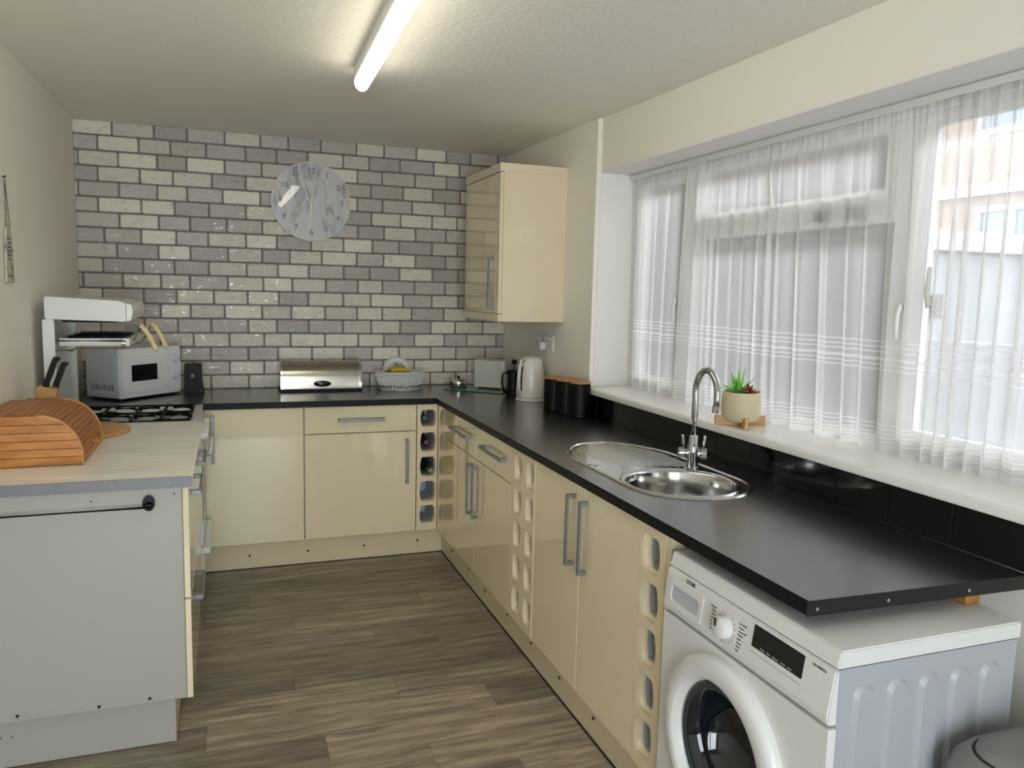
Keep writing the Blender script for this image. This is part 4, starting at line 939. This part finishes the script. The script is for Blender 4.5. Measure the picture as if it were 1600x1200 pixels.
# hanging plaque on left wall
pq = thing('hanging_plaque', 'small distressed tag plaque hanging by a chain on left wall', 'plaque', (XL, 3.36, 1.6))
prof = [(3.305, 1.50), (3.408, 1.50), (3.400, 1.66), (3.385, 1.695), (3.362, 1.712), (3.338, 1.70), (3.318, 1.66)]
finish('tag_board', prism(BM(), prof, 'x', XL+.002, XL+.010), mat('distressed_paint', (196, 190, 176), .7, vary=(26, (122, 100, 86), .52)), parent=pq, bevel=.001, seg=1)
bm = BM()
for i, z in enumerate((1.66, 1.645, 1.63, 1.615, 1.60, 1.585, 1.525)): box(bm, XL+.0101, XL+.0106, 3.33+.004*(i % 2), 3.385-.006*(i % 3), z-.003, z+.003)
finish('lettering', bm, text_m, parent=pq)
for ya in (3.340, 3.386):
    bm = BM(); n = 14; p0 = Vector((XL+.008, ya, 1.70)); p1 = Vector((XL+.006, 3.352, 1.878))
    for k in range(n):
        a = p0.lerp(p1, k/n); b = p0.lerp(p1, (k+1.25)/n); mid = (a+b)/2; s = Vector((1, 0, 0)) if k % 2 else Vector((0, 1, -.15)).normalized(); dd = (b-a)/2
        tube(bm, [mid + dd*math.cos(t) + s*.0028*math.sin(t) for t in [2*PI*i/8 for i in range(8)]], .0008, 4, closed=True)
    finish('chain', bm, mat('old_metal', (96, 88, 78), .4, metal=.8), parent=pq, smooth=True)
finish('nail', cyl(BM(), (XL, 3.352, 1.88), (XL+.012, 3.352, 1.884), .003, n=8), mat('nail', (70, 64, 58), .5), parent=pq)

# ceiling light: 5 ft batten
lt = thing('ceiling_light', 'lit fluorescent batten light with rounded diffuser on the ceiling', 'ceiling light', (.48, 2.35, 2.35), math.radians(-1.3))
F = lambda n_, bm, m, **k: finish(n_, bm, m, parent=lt, world=False, **k)
F('batten_housing', box(BM(), -.03, .03, -.77, .79, -.046, .006), whitepl, bevel=.002)
bm = BM(); pf = [(.028*math.cos(PI+PI*i/12), -.052+.032*math.sin(PI+PI*i/12)) for i in range(13)]; pf = [(-.028, -.0465)] + pf + [(.028, -.0465)]
prism(bm, pf, 'y', -.76, .775)
F('diffuser', bm, tube_m, smooth=True, bevel=0)
for y0, y1 in ((.775, .79), (-.77, -.76)): F('end_cap', prism(BM(), pf, 'y', y0, y1), tube_m)

# ------------------------------------------------------------------ wooden bread bin
wbn = thing('bread_bin', 'wooden roll-top bread bin with slatted sides on marble worktop', 'bread bin', (-.6, 3.05, .91))
def bprof(o=0):
    p = [(-.752+o, .912), (-.460-o, .912), (-.459-o, .935)]
    for i in range(13): a = PI/2*i/12; p.append((-.585 + (.126-o)*math.cos(a), .938 + (.139-o)*math.sin(a)))
    p += [(-.66, 1.078-o), (-.752+o, 1.075-o)]; return p
def inside(x, z): return
for ya, yb in ((2.848, 2.866), (3.242, 3.26)):
    zz = [.912, .940, .967, .994, 1.021, 1.048, 1.077]
    for z0, z1 in zip(zz, zz[1:]):
        pts = []
        def xr(z): return -.4595 if z <= .938 else -.585 + .1255*math.sqrt(max(0, 1-((z-.938)/.1395)**2))
        g = .0009; zs_ = [z0+g + (z1-z0-2*g)*i/4 for i in range(5)]
        poly = [(-.752, z0+g)] + [(xr(z), z) for z in zs_] + [(-.752, z1-g)]
        finish('side_slat', prism(BM(), poly, 'y', ya, yb), oak, parent=wbn)
    pts = [(-.7, 1.0785)] + [(q[0], q[1]) for q in bprof(0)[15:2:-1]] + [(-.459, .912)]
    bm = BM(); tube(bm, [(q[0]+.0, (ya if ya < 3 else yb), q[1]) for q in pts], .0025, 6); finish('side_trim', bm, bamboo, parent=wbn, smooth=True)
arc = [(-.4605, .930)] + [(q[0], q[1]) for q in bprof(0.003)[3:16]] + [(-.607, 1.0775), (-.630, 1.078), (-.653, 1.078), (-.676, 1.078), (-.70, 1.077), (-.725, 1.077), (-.75, 1.076)]
for a, b in zip(arc, arc[1:]):
    a = Vector((a[0], 0, a[1])); b = Vector((b[0], 0, b[1])); d = (b-a).normalized(); nrm = Vector((d.z, 0, -d.x))
    if nrm.dot(Vector((1, 0, 1))) < 0: nrm = -nrm
    mid = (a+b)/2; hl = (b-a).length/2-.0008; m4 = Matrix(((d.x, 0, nrm.x, mid.x), (0, 1, 0, 3.054), (d.z, 0, nrm.z, mid.z), (0, 0, 0, 1)))
    finish('tambour_slat', box(BM(), -hl, hl, -.187, .187, -.004, .001, m4), oak2, parent=wbn)
finish('base_rail', box(BM(), -.475, -.4605, 2.866, 3.242, .912, .929), oak, parent=wbn)
finish('knob', lathe(BM(), (-.459, 3.06, .95), (1, 0, .2), [(.008, 0), (.006, .006), (.011, .014), (0, .02)], 14), oak, parent=wbn, smooth=True)
# round board, knife block
rb_ = finish('round_board', lathe(BM(), (-.575, 3.475, .911), (0, 0, 1), [(0, 0), (.185, 0), (.189, .004), (.189, .011), (.185, .014), (0, .014)], 56, sx=1, sy=1.0), bamboo, smooth=True); tag(origin(rb_, (-.575, 3.475, .911)), 'round light wooden board behind the wooden bread bin', 'board')
kb = thing('knife_block', 'light wooden knife block with black-handled knives behind bread bin', 'knife block', (-.665, 3.42, .926))
finish('block', prism(BM(), [(-.735, .926), (-.668, .926), (-.625, 1.095), (-.690, 1.112)], 'y', 3.385, 3.455), bamboo, parent=kb, bevel=.003)
def knife(label, y, x0, z0, ln):
    t = thing('knife', label, 'knife', (x0, y, z0)); d = Vector((.32, 0, .95)).normalized(); p = Vector((x0, y, z0)); s = Vector((d.z, 0, -d.x))
    bm = BM(); pts = []
    for u, v0, v1 in ((0, -.011, .012), (.02, -.010, .010), (ln*.5, -.009, .012), (ln*.85, -.008, .011), (ln, -.006, .019), (ln+.006, .0, .018)): pts.append((u, v0, v1))
    poly = [p+d*u+s*a for u, a, b in pts] + [p+d*u+s*b for u, a, b in pts[::-1]]
    A = [bm.verts.new(q+Vector((0, -.009, 0))) for q in poly]; B = [bm.verts.new(q+Vector((0, .009, 0))) for q in poly]; bm.faces.new(A); bm.faces.new(B[::-1]); n = len(A)
    for i in range(n): bm.faces.new((A[i], A[(i+1) % n], B[(i+1) % n], B[i]))
    finish('knife_handle', bm, blackm, parent=t, bevel=.003)
    finish('blade', box(BM(), x0-.006, x0+.008, y-.001, y+.001, z0-.03, z0+.002), steel, parent=t)
knife('taller black-handled knife at left of the knife block', 3.405, -.668, 1.106, .118)
knife('shorter black-handled knife at right of the knife block', 3.437, -.640, 1.101, .098)

# ------------------------------------------------------------------ washing machine
wm = thing('washing_machine', 'white front-loading washing machine under the end of worktop', 'washing machine', (1.31, 1.405, 0))
MY0, MY1, XF = 1.105, 1.705, 1.062
dc = (1.425, .459)
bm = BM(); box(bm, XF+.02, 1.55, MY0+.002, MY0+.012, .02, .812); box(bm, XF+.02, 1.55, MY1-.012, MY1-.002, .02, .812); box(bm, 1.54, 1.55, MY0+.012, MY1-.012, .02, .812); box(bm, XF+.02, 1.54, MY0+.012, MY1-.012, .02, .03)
finish('cabinet_shell', bm, wm_side_shaded, parent=wm)
finish('front_panel', plate(BM(), rrect(MY0, MY1, .02, .694, .006, 2), [circ(dc[0], dc[1], .168, 56)], lambda u, v, h: (XF+h, u, v), 0, .019), wmwhite, parent=wm, bevel=.0)
cp = finish('control_panel', prism(BM(), [(XF+.02, .699), (XF-.002, .703), (XF-.004, .72), (XF+.008, .806), (XF+.012, .812), (XF+.02, .812)], 'y', MY0, MY1), wmwhite, parent=wm, bevel=.003)
finish('top_lid', prism(BM(), [(XF+.012, .814), (XF+.020, .850), (1.556, .850), (1.556, .814)], 'y', MY0-.001, MY1+.001), wmwhite, parent=wm, bevel=.003)
def onp(y, z, d=.001):  # a point on the sloping control panel
    k = (z-.72)/(.806-.72); return Vector((XF-.004 + .012*k - d, y, z))
ex, ey = (0, -1, 0), Vector((.012, 0, .086)).normalized()
finish('brand_lettering', text_bm('LOGIK', .014, basis(onp(1.598, .802, .0006), ex, ey), bold=.0004), text_m, parent=cp)
finish('model_lettering', text_bm('L814WM16', .008, basis(onp(1.146, .800, .0006), ex, ey)), text_m, parent=cp)
dd = finish('detergent_drawer', plate(BM(), rrect(1.535, 1.682, .722, .790, .006, 3), [rrect(1.547, 1.67, .737, .775, .012, 4)], lambda u, v, h: tuple(onp(u, v, h)), -.001, .004), wmwhite, parent=cp)
finish('drawer_recess', plate(BM(), rrect(1.547, 1.67, .737, .775, .012, 4), [], lambda u, v, h: tuple(onp(u, v, h)), .0004, .0008), mat('recess_grey', (176, 180, 186), .4), parent=dd)
kc = onp(1.44, .757)
kn = finish('programme_knob', lathe(BM(), kc, (-1, 0, .14), [(.027, 0), (.026, .01), (.0235, .022), (.018, .025), (0, .025)], 32), wmwhite, parent=cp, smooth=True)
finish('knob_mark', box(BM(), kc.x-.028, kc.x-.0235, kc.y+.004, kc.y+.007, kc.z+.006, kc.z+.024), dark, parent=kn)
bm = BM()
for k in range(16):
    a = math.radians(90+11+k*22.5); p = onp(kc.y+.034*math.cos(a), kc.z+.034*math.sin(a), .0005); box(bm, p.x-.0004, p.x, p.y-.0012, p.y+.0012, p.z-.0012, p.z+.0012)
finish('dial_marks', bm, text_m, parent=cp)
for k, wd in enumerate(('Eco 40-60', 'Cotton', 'Cotton 20°', 'Mixed', 'Jeans', 'Sports', 'Rinse', 'Spin')):
    z = .785-.0085*k; p = onp(kc.y-.045, z, .0005); finish('programme_lettering', text_bm(wd, .0062, basis(p, ex, ey), align='LEFT'), text_m, parent=cp)
for k, wd in enumerate(('Delicate', 'Wool', 'Hand', 'Duvet', 'Quick', 'Daily', 'Drain')):
    z = .785-.0085*k; p = onp(kc.y+.045, z, .0005); finish('programme_lettering', text_bm(wd, .0062, basis(p, ex, ey), align='RIGHT'), text_m, parent=cp)
ds = finish('display_panel', plate(BM(), rrect(1.187, 1.345, .757, .805, .001, 1), [], lambda u, v, h: tuple(onp(u, v, h)), .0, .0012), blacksat, parent=cp, label='black glossy display')
finish('display_lettering', text_bm('Temp    Spin    Options    Delay    Start', .0062, basis(onp(1.266, .762, .0015), ex, ey)), textl, parent=ds)
bm = BM(); box(bm, XF-.0012, XF-.0005, 1.19, 1.35, .744, .745); 
finish('panel_line', plate(BM(), rrect(1.188, 1.350, .7445, .7452, .0002, 1), [], lambda u, v, h: tuple(onp(u, v, h)), .0, .0006), greystrip, parent=cp)
# porthole door
dr = finish('porthole_door', lathe(BM(), (XF, dc[0], dc[1]), (-1, 0, 0), [(.222, 0), (.224, .010), (.219, .022), (.209, .029), (.176, .032), (.170, .028), (.160, .004), (.154, -.008), (.166, -.010)], 72), wmwhite, parent=wm, smooth=True)
finish('glass_bowl', lathe(BM(), (XF, dc[0], dc[1]), (-1, 0, 0), [(.158, .006), (.140, .002), (.128, -.03), (.115, -.075), (.08, -.10), (0, -.108)], 48), mat('smoked_door_glass', (20, 25, 30), .04, coat=.3), parent=dr, smooth='all', label='dark glass bowl')
finish('glass_rim', lathe(BM(), (XF, dc[0], dc[1]), (-1, 0, 0), [(.158, .007), (.148, .012), (.140, .006)], 56), mat('gasket', (50, 56, 62), .25), parent=dr, smooth='all')
finish('door_grip', prism(BM(), rrect(dc[0]-.175, dc[0]-.10, dc[1]-.15, dc[1]-.06, .012), 'x', XF-.042, XF-.012), wmwhite, parent=dr, bevel=.004)
rg = random.Random(4)
for k in range(5):
    xa = 1.118 + k*.083; zt = .775 - .0*k
    a = [(xa + .0 + .028 + .028*math.cos(t), zt-.028+.028*math.sin(t)) for t in [PI*i/10 for i in range(11)]]
    poly = a + [(xa, .10), (xa+.056, .10)]
    bm = BM(); A = [bm.verts.new((q[0], MY0+.0025, q[1])) for q in poly]; cxp = xa+.028
    B = [bm.verts.new((cxp+(q[0]-cxp)*.72, MY0-.006, q[1]-(.008 if q[1] > .5 else -.008))) for q in poly]; n = len(poly)
    for i in range(n): bm.faces.new((A[i], A[(i+1) % n], B[(i+1) % n], B[i]))
    bm.faces.new(B); finish('pressed_rib', bm, wm_side_shaded, parent=wm)
bm = BM()
for x in (1.12, 1.5):
    for y in (MY0+.05, MY1-.05): cyl(bm, (x, y, 0), (x, y, .02), .02, n=12)
finish('foot', bm, blackm, parent=wm)
# timber packer between machine and worktop
tb = finish('timber_block', box(BM(), 1.515, 1.556, 1.205, 1.34, .8505, .8795), blockw, bevel=.001, seg=1); tag(origin(tb, (1.535, 1.27, .8505)), 'small timber block wedged between washing machine and worktop', 'wood block')

# swing-top bin in the near corner
bn = thing('swing_bin', 'grey swing-top bin in bottom right corner beside the washing machine', 'bin', (1.47, .90, 0))
bc = (1.445, .905); BZ = .068
def rr_ring(bm, z, hx, hy, r): return [bm.verts.new((q[0], q[1], z)) for q in rrect(bc[0]-hx, bc[0]+hx, bc[1]-hy, bc[1]+hy, r, 8)]
def loft(bm, rings, cap=True):
    for A, B in zip(rings, rings[1:]):
        for i in range(len(A)): bm.faces.new((A[i], A[(i+1) % len(A)], B[(i+1) % len(B)], B[i]))
    if cap: bm.faces.new(rings[-1])
bm = BM(); loft(bm, [rr_ring(bm, .002, .12, .125, .07), rr_ring(bm, .568, .155, .168, .085)], True); finish('bin_body', bm, bing, parent=bn, smooth=True)
bm = BM(); loft(bm, [rr_ring(bm, .569, .158, .171, .086), rr_ring(bm, .603, .160, .173, .088), rr_ring(bm, .633, .152, .165, .084), rr_ring(bm, .653, .135, .150, .08), rr_ring(bm, .6532, .123, .138, .07)], True); lidb = finish('bin_lid', bm, bing, parent=bn, smooth='all')
bm = BM(); loft(bm, [rr_ring(bm, .6533, .121, .136, .068), rr_ring(bm, .663, .118, .133, .066), rr_ring(bm, .674, .09, .11, .06)], True); finish('swing_flap', bm, bing, parent=lidb, smooth='all')
bm = BM(); tube(bm, [(q[0], q[1], .6545) for q in rrect(bc[0]-.1225, bc[0]+.1225, bc[1]-.1375, bc[1]+.1375, .069, 8)], .0022, 6, closed=True); finish('flap_gap', bm, dark, parent=lidb)

# ------------------------------------------------------------------ outside
S('ground', box(BM(), 2.06, 30, -14, 34, -.45, -.4), outbrickred)
S('boundary_wall', box(BM(), 4.1, 4.25, -6, 14, -.4, 1.28), render_g)
def far_window(root, x, y0, y1, z0, z1, bars=1):
    f = finish('window', plate(BM(), [(y0, z0), (y1, z0), (y1, z1), (y0, z1)], [[(y0+.06+(y1-y0-.06)*k/(bars+1), z0+.07), (y0+(y1-y0-.06)*(k+1)/(bars+1), z0+.07), (y0+(y1-y0-.06)*(k+1)/(bars+1), z1-.07), (y0+.06+(y1-y0-.06)*k/(bars+1), z1-.07)] for k in range(bars+1)], lambda u, v, h: (x-h, u, v), 0, .06), winframe, parent=root)
    finish('pane', box(BM(), x-.02, x-.005, y0+.04, y1-.04, z0+.04, z1-.04), winglass, parent=f)
hs = thing('house', 'red brick house beyond the garden with white windows', 'house', (12, 3.5, -.4))
finish('wall', box(BM(), 9.0, 16, -5, 9.35, -.4, 5.0), farbrick, parent=hs)
finish('roof', prism(BM(), [(8.7, 4.9), (16.3, 4.9), (12.5, 7.4)], 'y', -5.2, 9.55), rooft, parent=hs)
finish('gutter', box(BM(), 8.6, 8.95, -5.2, 9.5, 4.78, 4.92), winframe, parent=hs)
finish('fascia_band', box(BM(), 8.9, 8.99, -5, 9.35, 2.86, 3.02), winframe, parent=hs)
for y0, y1, z0, z1 in ((6.5, 7.5, 1.95, 2.72), (6.0, 7.6, 3.6, 4.5), (4.5, 5.6, 1.6, 2.7)): far_window(hs, 9.0, y0, y1, z0, z1)
h2 = thing('house', 'pale rendered house with white windows beyond the garage', 'house', (13, 15, -.4))
finish('wall', box(BM(), 11.0, 17, 10.2, 22, -.4, 5.2), render_w, parent=h2)
finish('roof', prism(BM(), [(10.7, 5.1), (17.3, 5.1), (14, 7.4)], 'y', 10.0, 22.2), rooft, parent=h2)
for y0, y1, z0, z1 in ((11.4, 12.8, 2.9, 4.1), (15, 16.6, 2.9, 4.1), (14, 15.5, .6, 1.9)): far_window(h2, 11.0, y0, y1, z0, z1)
gr = thing('garage', 'low white garage with pale panelled front behind the garden wall', 'garage', (6, 6, -.4))
finish('wall', box(BM(), 5.0, 8, 4.75, 6.4, -.4, 1.9), render_w, parent=gr)
for k in range(4): finish('door_panel', box(BM(), 4.97, 5.0, 4.82+k*.39, 5.18+k*.39, .3, 1.85), garage_m, parent=gr, bevel=.004, seg=1)
finish('fascia', box(BM(), 4.9, 8.05, 4.65, 8.4, 1.92, 2.07), winframe, parent=gr)
sh = thing('shed', 'low shed with cream corrugated roof left of the white garage', 'shed', (5.8, 7.3, -.4))
finish('wall', box(BM(), 5.1, 7, 6.45, 8.3, -.4, 1.55), render_g, parent=sh)
bm = BM(); n = 60; P0 = []; P1 = []
for i in range(n+1):
    y = 6.42 + 1.95*i/n; dz = .018*math.sin(i*PI/2); P0.append(bm.verts.new((4.95, y, 1.56+dz))); P1.append(bm.verts.new((7.1, y, 1.88+dz)))
for i in range(n): bm.faces.new((P0[i], P0[i+1], P1[i+1], P1[i]))
r = bmesh.ops.extrude_face_region(bm, geom=list(bm.faces)); bmesh.ops.translate(bm, vec=(0, 0, .02), verts=[v for v in r['geom'] if isinstance(v, bmesh.types.BMVert)])
finish('roof_sheet', bm, shedm, parent=sh)
